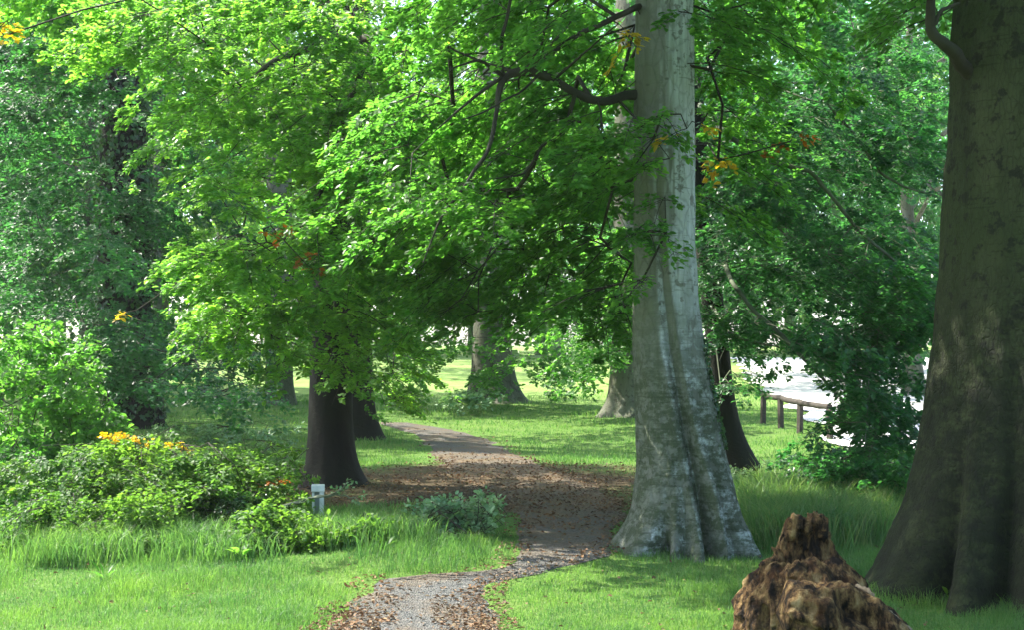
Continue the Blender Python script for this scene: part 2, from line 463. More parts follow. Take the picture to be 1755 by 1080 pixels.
def drive_mesh():
    ys = np.arange(22, 84.1, 1.0); xs = np.linspace(0, 1, 50)
    V = []
    for y in ys:
        # left limit of the drive at this depth
        left = np.interp(y, [22, 25.5, 31, 38, 45, 56, 70, 84], [14, 6.0, 6.8, 7.5, 8.2, 9.5, 11.5, 13]) + .25 * math.sin(y * 1.3)
        for t in xs:
            x = left + (80 - left) * t ** 2
            V.append((x, y, float(gz(x, y)) + .03))
    n, nx = len(ys), 50
    i = np.arange(n - 1)[:, None] * nx; j = np.arange(nx - 1)[None]
    f = np.stack([i + j, i + j + 1, i + j + 1 + nx, i + j + nx], -1).reshape(-1, 4)
    m, nt, b, out = new_mat('pale_gravel')
    vec, g = coords(nt)
    n1 = noise_tex(nt, vec, 3, 5, .7)
    nt.links.new(ramp(nt, n1, [(.3, (.58, .55, .52)), (.7, (.74, .72, .70))]), b.inputs['Base Color'])
    b.inputs['Roughness'].default_value = .9
    bump(nt, noise_tex(nt, vec, 40, 3, .7), .5, .02, b)
    tag(mesh_np('road', np.array(V), [f], m, smooth=True), kind='structure')

ground_mesh(); path_mesh(); drive_mesh()

# ------------------------------------------------------------------ trunks
def trunk(parent, Y, prof, mat, lobes=(), top=None, segs=72, rings=150, rough=.02, name='trunk', seed=1, squash=1.0, toe=0.0, wob=.0):
    """prof: (row, left, right) of the trunk in the frame at depth Y. lobes: (angle, width, amount, fall, twist). Returns axis pts and radii"""
    prof = sorted(prof, key=lambda t: -t[0])
    zz = np.array([EYE + (PYH - p[0]) / F * Y for p in prof])
    cx = np.array([((p[1] + p[2]) / 2 - PX0) / F * Y for p in prof])
    rr = np.array([(p[2] - p[1]) / 2 / F * Y for p in prof])
    if top:
        zz = np.append(zz, top[0]); cx = np.append(cx, cx[-1] + top[1]); rr = np.append(rr, top[2])
    zb = parent.location.z - .25
    ztop = zz[-1]
    zs = zb + (ztop - zb) * (np.linspace(0, 1, rings) ** 1.6)
    k = np.ones(7) / 7
    def smooth_i(vals):
        v = np.interp(zs, zz, vals)
        vp = np.concatenate([np.full(3, v[0]), v, np.full(3, v[-1])])
        return np.convolve(vp, k, 'valid')
    C, R = smooth_i(cx), smooth_i(rr)
    th = np.arange(segs) / segs * 2 * math.pi
    T, Z = np.meshgrid(th, zs)
    RR = np.repeat(R[:, None], segs, 1)
    h = np.maximum(Z - parent.location.z, 0)
    prod = np.zeros_like(RR)
    for (a, w, am, fall, tw) in lobes:
        d = (T - (a + tw * h) + math.pi) % (2 * math.pi) - math.pi
        prod = prod + am * np.exp(-(d / w) ** 2) * np.exp(-(h / fall))
    RR = RR * (1 + prod)
    if toe > 0:
        RR = RR * (1 + toe * np.exp(-np.maximum(Z - parent.location.z, -.1) / .16) * (.55 + .45 * np.sin(T * 5 + seed)))
    RR = RR * (1 + rough * fbm(np.cos(T) * 1.6 + seed * 7, np.sin(T) * 1.6, Z * .9, seed, 4) * (1 + 1.2 * np.exp(-h / .8)))
    RR = RR * (1 + rough * .5 * fbm(np.cos(T) * 5 + seed * 7, np.sin(T) * 5, Z * 4.5, seed + 9, 3))
    V = np.stack([C[:, None] + RR * np.cos(T), Y + RR * np.sin(T) * squash, Z], -1).reshape(-1, 3)
    i = np.arange(rings - 1)[:, None] * segs; j = np.arange(segs)[None]; kk = (j + 1) % segs
    f = np.stack([i + j, i + kk, i + kk + segs, i + j + segs], -1).reshape(-1, 4)
    g = Geo(); g.add(V, f)
    o = g.build(name, mat, parent, True)
    axis = np.stack([C, np.full(rings, Y), zs], -1)
    return axis, R, V.reshape(rings, segs, 3)

# ------------------------------------------------------------------ foliage: sprays carried by a branch network
LEAFQ = 1.0
def spray(geo, twigs, base, fwd, L, leaf=.075, dens=1.0, fine=True, sag=.25, tilt=.5, twig_r=.004, flat=.03, twiggy=True):
    """a flat drooping beech spray: a main twig, side twigs left and right, leaves along them"""
    fwd = norm(fwd)
    up = np.array([0, 0, 1.0])
    side = norm(np.cross(fwd, up)); up2 = np.cross(side, fwd)
    nt = max(6, int(6 + L * 3))
    ti = np.sort(rng.uniform(.08, 1.0, nt))
    sg = np.where(np.arange(nt) % 2 == 0, 1.0, -1.0)
    li = L * .55 * (1.05 - .75 * ti) * rng.uniform(.7, 1.25, nt)
    ang = rng.uniform(.6, 1.1, nt)
    lift = rng.normal(0, .12, nt)
    n = int(400 * dens * LEAFQ * (L / 1.2) ** 2 * (.075 / leaf) ** 2)
    w = li / li.sum()
    k = rng.choice(nt, n, p=w)
    s = np.sqrt(rng.uniform(.0, 1.0, n))
    def axis_pt(t):
        t = np.asarray(t)[:, None]
        return base + fwd * (L * t) - up * (sag * L * t ** 2)
    tw_dir = norm(fwd[None] * np.cos(ang)[:, None] + side[None] * (np.sin(ang) * sg)[:, None] + up2[None] * lift[:, None])
    A = axis_pt(ti)
    pos = A[k] + tw_dir[k] * (li[k] * s)[:, None] - up * (.22 * li[k] * s ** 2)[:, None]
    pos = pos + rng.normal(0, flat, (n, 3)) * np.array([.5, .5, 1])
    la = rng.choice([-1.0, 1.0], n)
    lax = norm(tw_dir[k] * .7 + norm(np.cross(tw_dir[k], up2)) * (la * .8)[:, None] + rng.normal(0, .3, (n, 3)) - up * .22)
    nr = norm(up2 + rng.normal(0, tilt, (n, 3)))
    geo.leaves(pos, lax, nr, leaf * rng.uniform(.5, 1.28, n), fine=fine)
    if twiggy:
        tt = np.linspace(0, 1, 6)
        twigs.tube(axis_pt(tt), np.linspace(twig_r * 1.5, twig_r * .5, 6), 4)
        for q in range(0, nt):
            e = A[q] + tw_dir[q] * li[q] - up * (.22 * li[q])
            twigs.tube(np.array([A[q], (A[q] + e) / 2 + up * .03 * li[q], e]), [twig_r * .8, twig_r * .6, twig_r * .3], 3)

class Network:
    """branches: every spray's base is joined to the nearest branch that already exists"""
    def __init__(s, roots):
        s.p = [np.asarray(r, float) for r in roots]; s.par = [-1] * len(s.p); s.cnt = [0.0] * len(s.p); s.nroot = len(s.p); s.dist = [0.0] * len(s.p)
    def attach(s, base, up_bias=.0):
        A = np.array(s.p); d = np.linalg.norm(A - base, axis=1)
        cost = d + .18 * np.array(s.dist) + .6 * np.maximum(0, base[2] - A[:, 2]) * up_bias
        j = int(np.argmin(cost)); dist = d[j]
        steps = max(1, int(dist / .55)); prev = j
        side = rng.normal(0, .10 * dist, 3)
        for i in range(1, steps + 1):
            t = i / steps
            q = A[j] * (1 - t) + base * t + (side * math.sin(math.pi * t) if i < steps else 0) + (rng.normal(0, .03, 3) if i < steps else 0)
            q[2] += .12 * dist * math.sin(math.pi * t) if i < steps else 0
            s.p.append(q); s.par.append(prev); s.cnt.append(0.0); s.dist.append(s.dist[prev] + dist / steps); prev = len(s.p) - 1
        s.cnt[prev] += 1
        return prev
    def tubes(s, geo, r0=.006, power=2.3, rmax=.12):
        n = len(s.p); c = list(s.cnt)
        for i in range(n - 1, s.nroot - 1, -1):
            if s.par[i] >= 0: c[s.par[i]] += c[i]
        rad = [min(rmax, r0 * max(1, k) ** (1 / power)) for k in c]
        kids = {}
        for i in range(s.nroot, n): kids.setdefault(s.par[i], []).append(i)
        stack = [(r, k) for r in range(s.nroot) for k in kids.get(r, [])]
        while stack:
            a, b = stack.pop()
            chain = [a, b]
            while True:
                ks = kids.get(chain[-1], [])
                if not ks: break
                ks = sorted(ks, key=lambda q: -c[q])
                for q in ks[1:]: stack.append((chain[-1], q))
                chain.append(ks[0])
            pts = np.array([s.p[q] for q in chain]); rr = np.array([rad[q] for q in chain]); rr[0] = rr[1]
            geo.tube(pts, rr, 6 if rr[0] > .015 else 4)

def foliage(parent, roots, regions, mat, twig_mat, leaf=.075, fine=True, crown='crown', hero=(), tilt=.30, sag=.36, dens=1.0, axis=None, r0=.0044, twiggy=True, up_bias=.3, autumn=()):
    """regions: (px, py, rx, ry, near, far, count, length): where the sprays of this tree hang; hero: drawn branches [(px,py,d,r)...]"""
    geo, br = Geo(), Geo()
    net = Network(roots)
    for h in hero:
        pts = np.array([P(a, b, d) for a, b, d, _ in h]); r = np.array([q[3] for q in h])
        t = np.linspace(0, len(h) - 1, (len(h) - 1) * 4 + 1)
        pp = np.stack([np.interp(t, np.arange(len(h)), pts[:, i]) for i in range(3)], -1)
        pp[1:-1] += rng.normal(0, .012, (len(pp) - 2, 3))
        pk = pp.copy(); pk[1:-1] = (pp[:-2] + pp[1:-1] * 2 + pp[2:]) / 4
        br.tube(pk, np.interp(t, np.arange(len(h)), r), 8)
        for q in pk[2:]: net.p.append(q); net.par.append(-1); net.cnt.append(0.0); net.dist.append(0.0)
    net.nroot = len(net.p)
    cx = np.array(roots[0])[:2]
    items = []
    for (px, py, rx, ry, d0, d1, n, L) in regions:
        for _ in range(n):
            if rx > 60 and rng.uniform() < .2: continue
            a = rng.uniform(0, 2 * math.pi); q = math.sqrt(rng.uniform()) * (rng.uniform(1, 1.35) if rng.uniform() < .2 else 1)
            X, Yp = px + rx * q * math.cos(a), py + ry * q * math.sin(a)
            if rx > 60 and float(vnoise(X / 62.0, Yp / 34.0, cx[0] * 3.1, 101)) < -.22: continue
            c = P(X, Yp, rng.uniform(d0, d1))
            if c[2] < gz(c[0], c[1]) + .35: continue
            out = c[:2] - cx
            az = math.atan2(out[1], out[0]) + rng.normal(0, .55)
            ln = L * rng.uniform(.7, 1.3)
            fwd = norm(np.array([math.cos(az), math.sin(az), rng.normal(-.22, .16)]))
            base = c - fwd * ln * .5 + np.array([0, 0, .12 * ln])
            items.append((np.linalg.norm(base[:2] - cx), base, fwd, ln))
    items.sort(key=lambda t: t[0])
    for _, base, fwd, ln in items:
        net.attach(base, up_bias)
        spray(geo, br, base, fwd, ln, leaf, dens, fine, sag, tilt, twiggy=twiggy)
    for kind, mm, nm in (('y', M_LEAF_YELLOW, 'yellow_leaves'), ('o', M_LEAF_ORANGE, 'orange_leaves')):
        ga = Geo()
        for (px, py, d, n, kd) in autumn:
            for _ in range(n if kd == kind else 0):
                b = P(px + rng.normal(0, 9), py + rng.normal(0, 9), d + rng.normal(0, .12))
                net.attach(b, up_bias)
                spray(ga, br, b, np.array([rng.normal(), rng.normal(), -.2]), .26, leaf, 1.0, fine, sag, tilt, .003, .02)
        ga.build(nm, mm, parent)
    net.tubes(br, r0)
    geo.build(crown, mat, parent)
    br.build('branches', twig_mat, parent, True)

def shade_crown(parent, centre, rad, n, leaf, mat, name='shade_crown'):
    """coarse unseen crown above the frame, added to cast shade below"""
    geo = Geo()
    c = np.array(centre); rad = np.array(rad)
    for _ in range(n):
        v = norm(rng.normal(0, 1, 3)) * rng.uniform(.45, 1) ** .5
        b = c + v * rad
        spray(geo, None, b, np.array([v[0], v[1], -.2]), 1.9, leaf, .75, False, .2, .5, twiggy=False)
    return geo.build(name, mat, parent)

def ground_thing(name, label, cat, px, py, group=None):
    x, y, z = G(px, py)
    return thing(name, label, cat, (x, y, z), group)

TREES = 'beech trees along the woodland path'

# main pale beech
o = ground_thing('beech_tree', 'pale grey smooth-barked beech trunk with fluted base, standing beside the bend of the path', 'tree', 1165, 945, TREES)
YM = o.location.y
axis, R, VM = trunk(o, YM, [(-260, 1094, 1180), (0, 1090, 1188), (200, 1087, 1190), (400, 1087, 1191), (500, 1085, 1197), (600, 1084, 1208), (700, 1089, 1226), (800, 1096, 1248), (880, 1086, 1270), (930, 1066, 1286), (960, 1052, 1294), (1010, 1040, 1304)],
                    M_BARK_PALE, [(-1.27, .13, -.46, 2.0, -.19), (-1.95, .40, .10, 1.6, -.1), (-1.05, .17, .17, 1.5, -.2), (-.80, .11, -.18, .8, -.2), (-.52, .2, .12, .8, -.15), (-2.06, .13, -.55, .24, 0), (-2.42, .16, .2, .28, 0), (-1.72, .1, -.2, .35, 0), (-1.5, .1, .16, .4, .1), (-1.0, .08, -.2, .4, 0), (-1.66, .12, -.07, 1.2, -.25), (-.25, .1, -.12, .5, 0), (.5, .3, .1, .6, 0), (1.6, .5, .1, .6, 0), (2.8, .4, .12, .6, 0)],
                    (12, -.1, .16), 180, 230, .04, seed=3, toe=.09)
roots = [a for a in axis[::6] if a[2] > 4.2]
D = YM
hero = [
    [(1110, 158, D, .06), (1075, 162, D - .1, .045), (1040, 172, D - .25, .04), (1010, 168, D - .3, .04), (985, 158, D - .4, .04), (950, 136, D - .5, .038), (925, 124, D - .55, .042), (900, 120, D - .6, .045), (862, 130, D - .7, .034), (852, 190, D - .8, .022), (838, 260, D - .9, .019), (800, 315, D - 1, .016), (760, 365, D - 1.1, .012), (725, 450, D - 1.2, .006)],
    [(1110, 8, D, .036), (1075, 20, D - .3, .028), (1000, 55, D - .5, .024), (930, 100, D - .5, .024), (890, 126, D - .6, .022), (820, 100, D - .5, .013), (770, 80, D - .4, .007)],
    [(862, 130, D - .7, .02), (860, 60, D - .8, .016), (880, -20, D - .9, .014)],
    [(862, 132, D - .7, .018), (800, 175, D - .9, .013), (750, 220, D - 1, .007)],
    [(900, 124, D - .6, .02), (960, 60, D - .8, .013), (990, 20, D - .8, .009)],
    [(862, 130, D - .7, .02), (820, 100, D - 1, .013), (770, 120, D - 1.2, .007)],
    [(985, 160, D - .4, .022), (975, 215, D - .3, .015), (930, 250, D - .2, .014), (895, 300, D - .2, .012), (850, 305, D - .3, .007)],
    [(925, 126, D - .55, .014), (890, 160, D - .9, .01), (830, 190, D - 1.1, .008), (790, 205, D - 1.2, .005)],
    [(950, 136, D - .5, .014), (1000, 90, D - .8, .01), (1060, 40, D - 1, .006)],
]
foliage(o, roots, [
    (900, 80, 230, 130, D - .5, D + 3.5, 96, 1.0), (800, 300, 230, 150, D - .6, D + 4, 100, 1.0), (960, 300, 110, 120, D, D + 3, 24, .9), (990, 400, 100, 140, D - .6, D + 3, 34, .9),
    (640, 330, 110, 180, D + 1, D + 4, 30, 1.1), (820, 80, 160, 80, D - 1.5, D - .9, 8, .8), (760, 330, 120, 90, D - 1.5, D - 1.1, 7, .8),
    (1030, 240, 60, 55, D - 1.3, D - .6, 11, .7), (1125, 245, 40, 50, D - 1.0, D - .5, 6, .5), (1120, 390, 40, 40, D - .9, D - .5, 4, .45), (1105, 470, 30, 60, D - .8, D - .4, 4, .45),
    (880, 490, 190, 60, D + 1, D + 5, 34, .9), (1050, 560, 35, 60, D + .8, D + 2.5, 10, .7), (760, 520, 70, 50, D + 1, D + 4, 14, .7),
    (1300, 60, 120, 90, D - .5, D + 2.5, 26, .9), (1260, 280, 70, 150, D + .3, D + 2.5, 18, .8)],
    M_LEAF, M_TWIG, hero=hero, leaf=.068, autumn=[(1235, 265, D + .6, 3, 'y'), (1345, 232, D + .8, 2, 'o'), (1075, 60, D - .6, 3, 'y'), (1180, 212, D - .8, 2, 'y')])
# ivy on its right flank
g = Geo()
for _ in range(900):
    t = rng.uniform(); zz = 1.0 + 1.05 * t
    k = int(np.argmin(abs(VM[:, 0, 2] - o.location.z - zz)))
    s = int((rng.normal(-.12, .17)) / (2 * math.pi) * 180) % 180
    c = VM[k, s]; nr = norm(c - axis[k])
    g.leaves((c + nr * .012)[None], (np.array([0, 0, -1.0]) + rng.normal(0, .7, 3))[None], (nr + rng.normal(0, .35, 3))[None], .035 * rng.uniform(.7, 1.3), width=.8)
g.build('ivy', M_IVY, o)

# big dark beech on the right
o = ground_thing('beech_tree', 'massive dark mossy beech trunk with spreading roots behind the rotten stump', 'tree', 1690, 1022, TREES)
YR = o.location.y
axis, R, VR = trunk(o, YR, [(-300, 1650, 1860), (0, 1640, 1870), (100, 1634, 1876), (300, 1625, 1885), (450, 1615, 1892), (550, 1607, 1900), (650, 1598, 1908), (720, 1588, 1916), (800, 1572, 1928), (870, 1556, 1940), (930, 1532, 1955), (980, 1508, 1975), (1022, 1484, 1990), (1060, 1470, 2000)],
                    M_BARK_DARK, [(-2.8, .16, .14, .4, 0), (-2.48, .09, -.34, .6, 0), (-2.25, .11, .18, .7, -.1), (-2.0, .08, -.32, .8, 0), (-1.8, .11, .18, .8, .05), (-1.52, .10, -.42, 1.1, 0), (-1.25, .14, .2, .8, .1), (-1.0, .09, -.34, .8, 0), (-.7, .15, .15, .6, 0)],
                    (13, .1, .4), 180, 220, .03, seed=11, toe=.07)
hero = [[(1665, 130, YR - .2, .06), (1640, 100, YR - .35, .055), (1612, 72, YR - .45, .045), (1596, 50, YR - .5, .04), (1594, 0, YR - .55, .035), (1600, -90, YR - .6, .03)],
        [(1595, 44, YR - .5, .02), (1615, 15, YR - .5, .016), (1645, 5, YR - .4, .012)]]
foliage(o, [a for a in axis[::6] if a[2] > 4.5], [(1560, 30, 60, 50, YR - .4, YR + 1.5, 8, .6), (1470, -120, 180, 60, YR - 1, YR + 3, 24, .9)], M_LEAF, M_TWIG, hero=hero, leaf=.075)
shade_crown(o, (.6, YR + 1.7, 8.9), (2.9, 1.8, 1.3), 230, .13, M_LEAF)  # these unseen crowns are added to keep sun off the dark trunk
shade_crown(o, (3.2, YR + 1.5, 8.9), (2.0, 1.5, 1.2), 140, .13, M_LEAF)
shade_crown(o, (4.6, YR - 3.5, 9.0), (5.0, 5.0, 3.0), 120, .16, M_LEAF)

# dark beech left of the path
o = ground_thing('beech_tree', 'near-black beech trunk left of the path, behind the pale post', 'tree', 575, 832, TREES)
YL = o.location.y
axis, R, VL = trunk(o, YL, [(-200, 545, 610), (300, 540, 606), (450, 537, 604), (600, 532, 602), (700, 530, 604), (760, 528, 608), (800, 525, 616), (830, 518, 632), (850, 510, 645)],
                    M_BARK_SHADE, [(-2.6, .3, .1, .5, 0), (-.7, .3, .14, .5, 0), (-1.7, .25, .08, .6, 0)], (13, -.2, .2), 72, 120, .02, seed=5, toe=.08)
hero = [[(590, 60, YL - 1.0, .06), (640, 68, YL - 2, .05), (680, 40, YL - 2.6, .045), (720, 5, YL - 3, .04), (780, -60, YL - 3.4, .03)],
        [(642, 66, YL - 2, .045), (625, 110, YL - 2.3, .04), (600, 165, YL - 2.6, .038), (580, 230, YL - 3, .034), (550, 330, YL - 3.3, .026), (520, 385, YL - 3.6, .018), (480, 440, YL - 4, .01)],
        [(575, 40, YL, .09), (540, 80, YL - 1.0, .06), (470, 100, YL - 2, .04), (400, 170, YL - 3, .02)]]
foliage(o, [a for a in axis[::5] if a[2] > 4.0], [
    (500, 110, 240, 150, YL - 4.5, YL + 1, 110, 1.25), (270, 50, 110, 50, YL - 5, YL - 2, 24, 1.1), (570, 180, 59, 200, YL - 2.5, YL - .7, 34, 1.1), (650, 230, 90, 150, YL - 1, YL + 3, 40, 1.2), (480, 290, 160, 130, YL - 4.5, YL + .5, 90, 1.2),
    (455, 430, 135, 70, YL - 5, YL - 1, 50, 1.1), (385, 460, 60, 30, YL - 5, YL - 2, 12, 1.0), (440, 530, 95, 45, YL - 4.5, YL - 1, 34, 1.0), (560, 580, 80, 50, YL - 3, YL - .7, 22, .8),
    (640, 470, 90, 110, YL - 3, YL + 1, 40, 1.0), (690, 610, 40, 80, YL - 1.5, YL + .5, 18, .6), (610, 630, 40, 40, YL - 1.6, YL - .6, 6, .6), (480, 620, 40, 40, YL - 3, YL - 1, 8, .6), (700, 690, 20, 25, YL - 1, YL + .5, 5, .4)],
    M_LEAF_LIME, M_TWIG, hero=hero, leaf=.07, autumn=[(460, 383, YL - 5.2, 2, 'o'), (522, 437, YL - 5, 2, 'o'), (245, 535, YL - 4.5, 1, 'y'), (8, 45, YL - 6, 5, 'y')])
shade_crown(o, (-6.1, 22.3, 9.0), (2.3, 2.1, .9), 80, .13, M_LEAF_LIME)  # added out of frame to shade the litter band
# second trunk close behind it
o = ground_thing('beech_tree', 'slimmer dark trunk with leafy shoots, close behind the near-black beech', 'tree', 628, 752, TREES)
axis, R, _ = trunk(o, o.location.y, [(-100, 596, 634), (400, 594, 634), (600, 592, 637), (690, 590, 641), (730, 588, 650), (752, 582, 660), (765, 578, 666)],
                   M_BARK_SHADE, [(-.6, .3, .12, .5, 0), (-2.2, .3, .1, .5, 0)], (13, .2, .15), 48, 90, .02, seed=6, toe=.08)
d = o.location.y
foliage(o, [a for a in axis[::5] if a[2] > 2.6], [(640, 560, 70, 70, d - 2, d + 1, 22, 1.0), (690, 650, 45, 45, d - 2, d, 12, .8), (640, 690, 14, 40, d - .6, d - .4, 4, .4), (720, 300, 120, 120, d - 2, d + 3, 30, 1.4)], M_LEAF_LIME, M_TWIG, leaf=.085)

# distant beech in the middle of the lawn
o = ground_thing('beech_tree', 'broad grey beech trunk at the far end of the lawn, ringed by low leafy shoots', 'tree', 852, 690, TREES)
d = o.location.y
axis, R, _ = trunk(o, d, [(-100, 818, 872), (400, 815, 874), (520, 813, 875), (600, 810, 877), (650, 806, 884), (675, 800, 894), (690, 792, 906), (700, 788, 912)],
                   M_BARK_GREY, [(-.5, .25, .14, .8, 0), (-1.4, .25, .14, .8, 0), (-2.4, .25, .12, .8, 0)], (18, 0, .3), 56, 100, .02, seed=8, toe=.08)
foliage(o, [a for a in axis[::5] if a[2] > 1.6], [(825, 630, 22, 45, d - 3, d - 1.0, 10, 1.0), (960, 590, 80, 60, d - 6, d, 34, 1.5), (760, 540, 80, 70, d - 5, d, 30, 1.5), (870, 500, 140, 60, d - 5, d, 40, 1.6), (800, 300, 260, 160, d - 4, d + 4, 70, 2.0)], M_LEAF, M_TWIG, leaf=.13, fine=False, twiggy=False)

# beech behind the pale trunk
o = ground_thing('beech_tree', 'grey-brown flared trunk half hidden behind the pale beech on the lawn', 'tree', 1068, 712, TREES)
d = o.location.y
axis, R, _ = trunk(o, d, [(-100, 1056, 1120), (400, 1052, 1122), (560, 1050, 1124), (640, 1046, 1128), (680, 1040, 1134), (700, 1032, 1142), (714, 1022, 1152), (722, 1018, 1158)],
                   M_BARK_GREY, [(-2.6, .25, .14, .7, 0), (-1.6, .25, .12, .7, 0)], (18, 0, .3), 56, 100, .02, seed=9, toe=.07)
foliage(o, [a for a in axis[::5] if a[2] > 1.8], [(1010, 560, 70, 60, d - 4, d, 26, 1.2), (1050, 480, 60, 80, d - 4, d, 20, 1.3), (1030, 620, 50, 30, d - 4, d - 1, 12, .9), (970, 650, 55, 25, d - 5, d - 2, 8, .7), (1150, 250, 230, 180, d - 4, d + 4, 60, 1.8)], M_LEAF, M_TWIG, leaf=.12, fine=False, twiggy=False)

# dark leaning trunk right of the pale beech
o = ground_thing('leaning_tree', 'slender black trunk leaning out from behind the pale beech towards the fence', 'tree', 1275, 818)
YD = o.location.y
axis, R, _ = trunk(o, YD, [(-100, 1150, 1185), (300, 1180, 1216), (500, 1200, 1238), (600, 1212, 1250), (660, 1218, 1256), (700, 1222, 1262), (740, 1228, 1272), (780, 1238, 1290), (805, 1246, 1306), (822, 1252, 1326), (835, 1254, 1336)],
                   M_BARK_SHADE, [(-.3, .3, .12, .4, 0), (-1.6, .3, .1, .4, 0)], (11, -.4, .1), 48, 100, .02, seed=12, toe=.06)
b1, b2 = YD - 4.5, YD - 3
hero = [[(1200, 180, YD - .5, 0.043), (1240, 225, b1, 0.032), (1275, 255, b1, 0.030), (1320, 280, b1, 0.029), (1390, 292, b1, 0.025), (1430, 345, b1, 0.022), (1500, 420, b1, 0.019), (1560, 470, b1, 0.014), (1605, 500, b1, 0.009)],
        [(1235, 440, YD - .3, 0.036), (1255, 480, b1, 0.025), (1280, 520, b1, 0.024), (1330, 565, b1, 0.024), (1380, 620, b1, 0.022), (1430, 670, b1, 0.016), (1480, 720, b1, 0.009)],
        [(1225, 530, YD - .1, 0.025), (1245, 570, b2, 0.019), (1290, 588, b2, 0.016), (1335, 595, b2, 0.010)],
        [(1420, 180, b1, 0.014), (1470, 230, b1, 0.017), (1500, 290, b1, 0.016), (1550, 320, b1, 0.013), (1610, 338, b1, 0.009)]]
foliage(o, [a for a in axis[::5] if a[2] > 3.0], [
    (1400, 130, 220, 130, YD - 5, YD + 2, 130, 1.05), (1400, 320, 220, 140, YD - 5, YD + 2, 150, 1.0), (1440, 480, 190, 80, YD - 6, YD + 1, 104, .95), (1290, 545, 90, 28, YD - 3, YD + 1, 26, .7), (1250, 470, 58, 110, YD - 3.5, YD - .8, 26, .8), (1475, 610, 59, 40, YD - 5, YD - 4, 18, .6), (1520, 730, 55, 50, YD - 6, YD - 4.5, 18, .7), (1505, 640, 58, 60, YD - 6.5, YD - 4.5, 15, .65), (1450, 720, 40, 40, YD - 6, YD - 4.5, 10, .5), (1540, 380, 80, 190, YD - 5, YD, 40, 1.0),
    (1320, 560, 100, 60, YD - 3, YD, 22, .9), (1470, 600, 80, 40, YD - 6.5, YD - 4.5, 14, .8), (1500, 715, 40, 55, YD - 6.5, YD - 4.5, 14, .5), (1275, 665, 45, 26, YD - 1.6, YD - .5, 9, .45), (1560, 520, 50, 70, YD - 6, YD - 4, 18, .8)],
    M_LEAF_BLUE, M_TWIG_PALE, hero=hero, leaf=.066)

shade_crown(o, (3.4, YD - .5, 9.2), (3.6, 3.0, 1.2), 45, .14, M_LEAF_BLUE)  # added out of frame to darken the leaves hanging below it

# big ivy-clad trunk on the left
o = ground_thing('ivy_clad_tree', 'thick trunk wrapped in dark ivy at the left, behind the leafy shrubs', 'tree', 222, 732)
YI = o.location.y
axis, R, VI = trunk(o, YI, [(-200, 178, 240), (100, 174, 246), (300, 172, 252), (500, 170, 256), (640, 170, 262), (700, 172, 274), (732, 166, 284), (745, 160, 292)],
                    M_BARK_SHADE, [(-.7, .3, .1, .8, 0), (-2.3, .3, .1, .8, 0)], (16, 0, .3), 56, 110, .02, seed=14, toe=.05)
g = Geo()
n = 12000
k = (rng.uniform(0, 1, n) ** .8 * 105).astype(int); s = rng.integers(0, 56, n)
c = VI[k, s]; nr = norm((c - axis[k]) * np.array([1, 1, 0]))
lump = .10 + .14 * fbm(c[:, 0] * 1.6, c[:, 1] * 1.6, c[:, 2] * 1.2, 31, 3)
keep = (vnoise(c[:, 0] * 1.1, c[:, 1] * 1.1, c[:, 2] * .7, 33) > -.45) & (c[:, 2] > o.location.z + .25)
c = c + nr * (np.abs(lump) * rng.uniform(.2, 1, n))[:, None] + rng.normal(0, .05, (n, 3))
g.leaves(c[keep], (np.array([0, 0, -1.0]) + rng.normal(0, .6, (n, 3)))[keep], (nr + rng.normal(0, .4, (n, 3)))[keep], .12 * rng.uniform(.6, 1.2, keep.sum()), width=.8, fine=False)
g.build('ivy', M_IVY, o)
foliage(o, [a for a in axis[::5] if a[2] > 2.5], [
    (70, 200, 130, 220, YI - 7, YI + 2, 150, 1.5), (80, 440, 140, 110, YI - 8, YI + 1, 90, 1.4), (300, 250, 70, 220, YI - 1, YI + 3, 50, 1.4), (200, 590, 150, 45, YI - 6, YI - 1.5, 46, 1.2), (220, 300, 60, 250, YI - 2.5, YI - 1, 16, .8), (240, 625, 59, 50, YI - 3, YI - 1, 18, .8), (150, 640, 59, 60, YI - 6, YI - 2, 16, 1.0), (370, 600, 59, 40, YI - 5, YI - 2, 14, 1.0), (320, 640, 90, 30, YI - 4, YI - 1, 14, 1.0), (320, 670, 60, 40, YI - 9, YI - 6, 16, .7), (420, 690, 45, 45, YI - 9, YI - 6, 12, .6), (340, 400, 120, 160, YI - 2, YI + 4, 40, 1.6)],
    M_LEAF_DEEP, M_TWIG, leaf=.10, fine=False, twiggy=False)

# slim trunk beside its foot
o = ground_thing('young_tree', 'slim grey trunk beside the foot of the ivy-clad tree', 'tree', 272, 716)
axis, R, _ = trunk(o, o.location.y, [(400, 262, 276), (600, 262, 278), (690, 261, 280), (716, 258, 284), (722, 256, 286)], M_BARK_GREY, (), (8, 0, .05), 24, 50, .02, seed=15, toe=.08)
d = o.location.y
foliage(o, [a for a in axis[::4] if a[2] > 3], [(290, 520, 70, 80, d - 2, d + 2, 18, 1.3)], M_LEAF, M_TWIG, leaf=.11, fine=False, twiggy=False)
# pale distant trunk between
o = ground_thing('distant_tree', 'pale olive trunk out on the sunny lawn, left of the near-black beech', 'tree', 478, 694)
d = o.location.y
axis, R, _ = trunk(o, d, [(200, 458, 500), (500, 456, 500), (640, 455, 501), (680, 453, 505), (694, 448, 510), (700, 446, 512)], M_BARK_GREY, (), (15, 0, .2), 32, 60, .02, seed=16, toe=.08)
foliage(o, [a for a in axis[::4] if a[2] > 3], [(420, 430, 150, 130, d - 5, d + 4, 44, 1.8), (520, 560, 60, 60, d - 4, d, 14, 1.5)], M_LEAF_LIME, M_TWIG, leaf=.13, fine=False, twiggy=False)

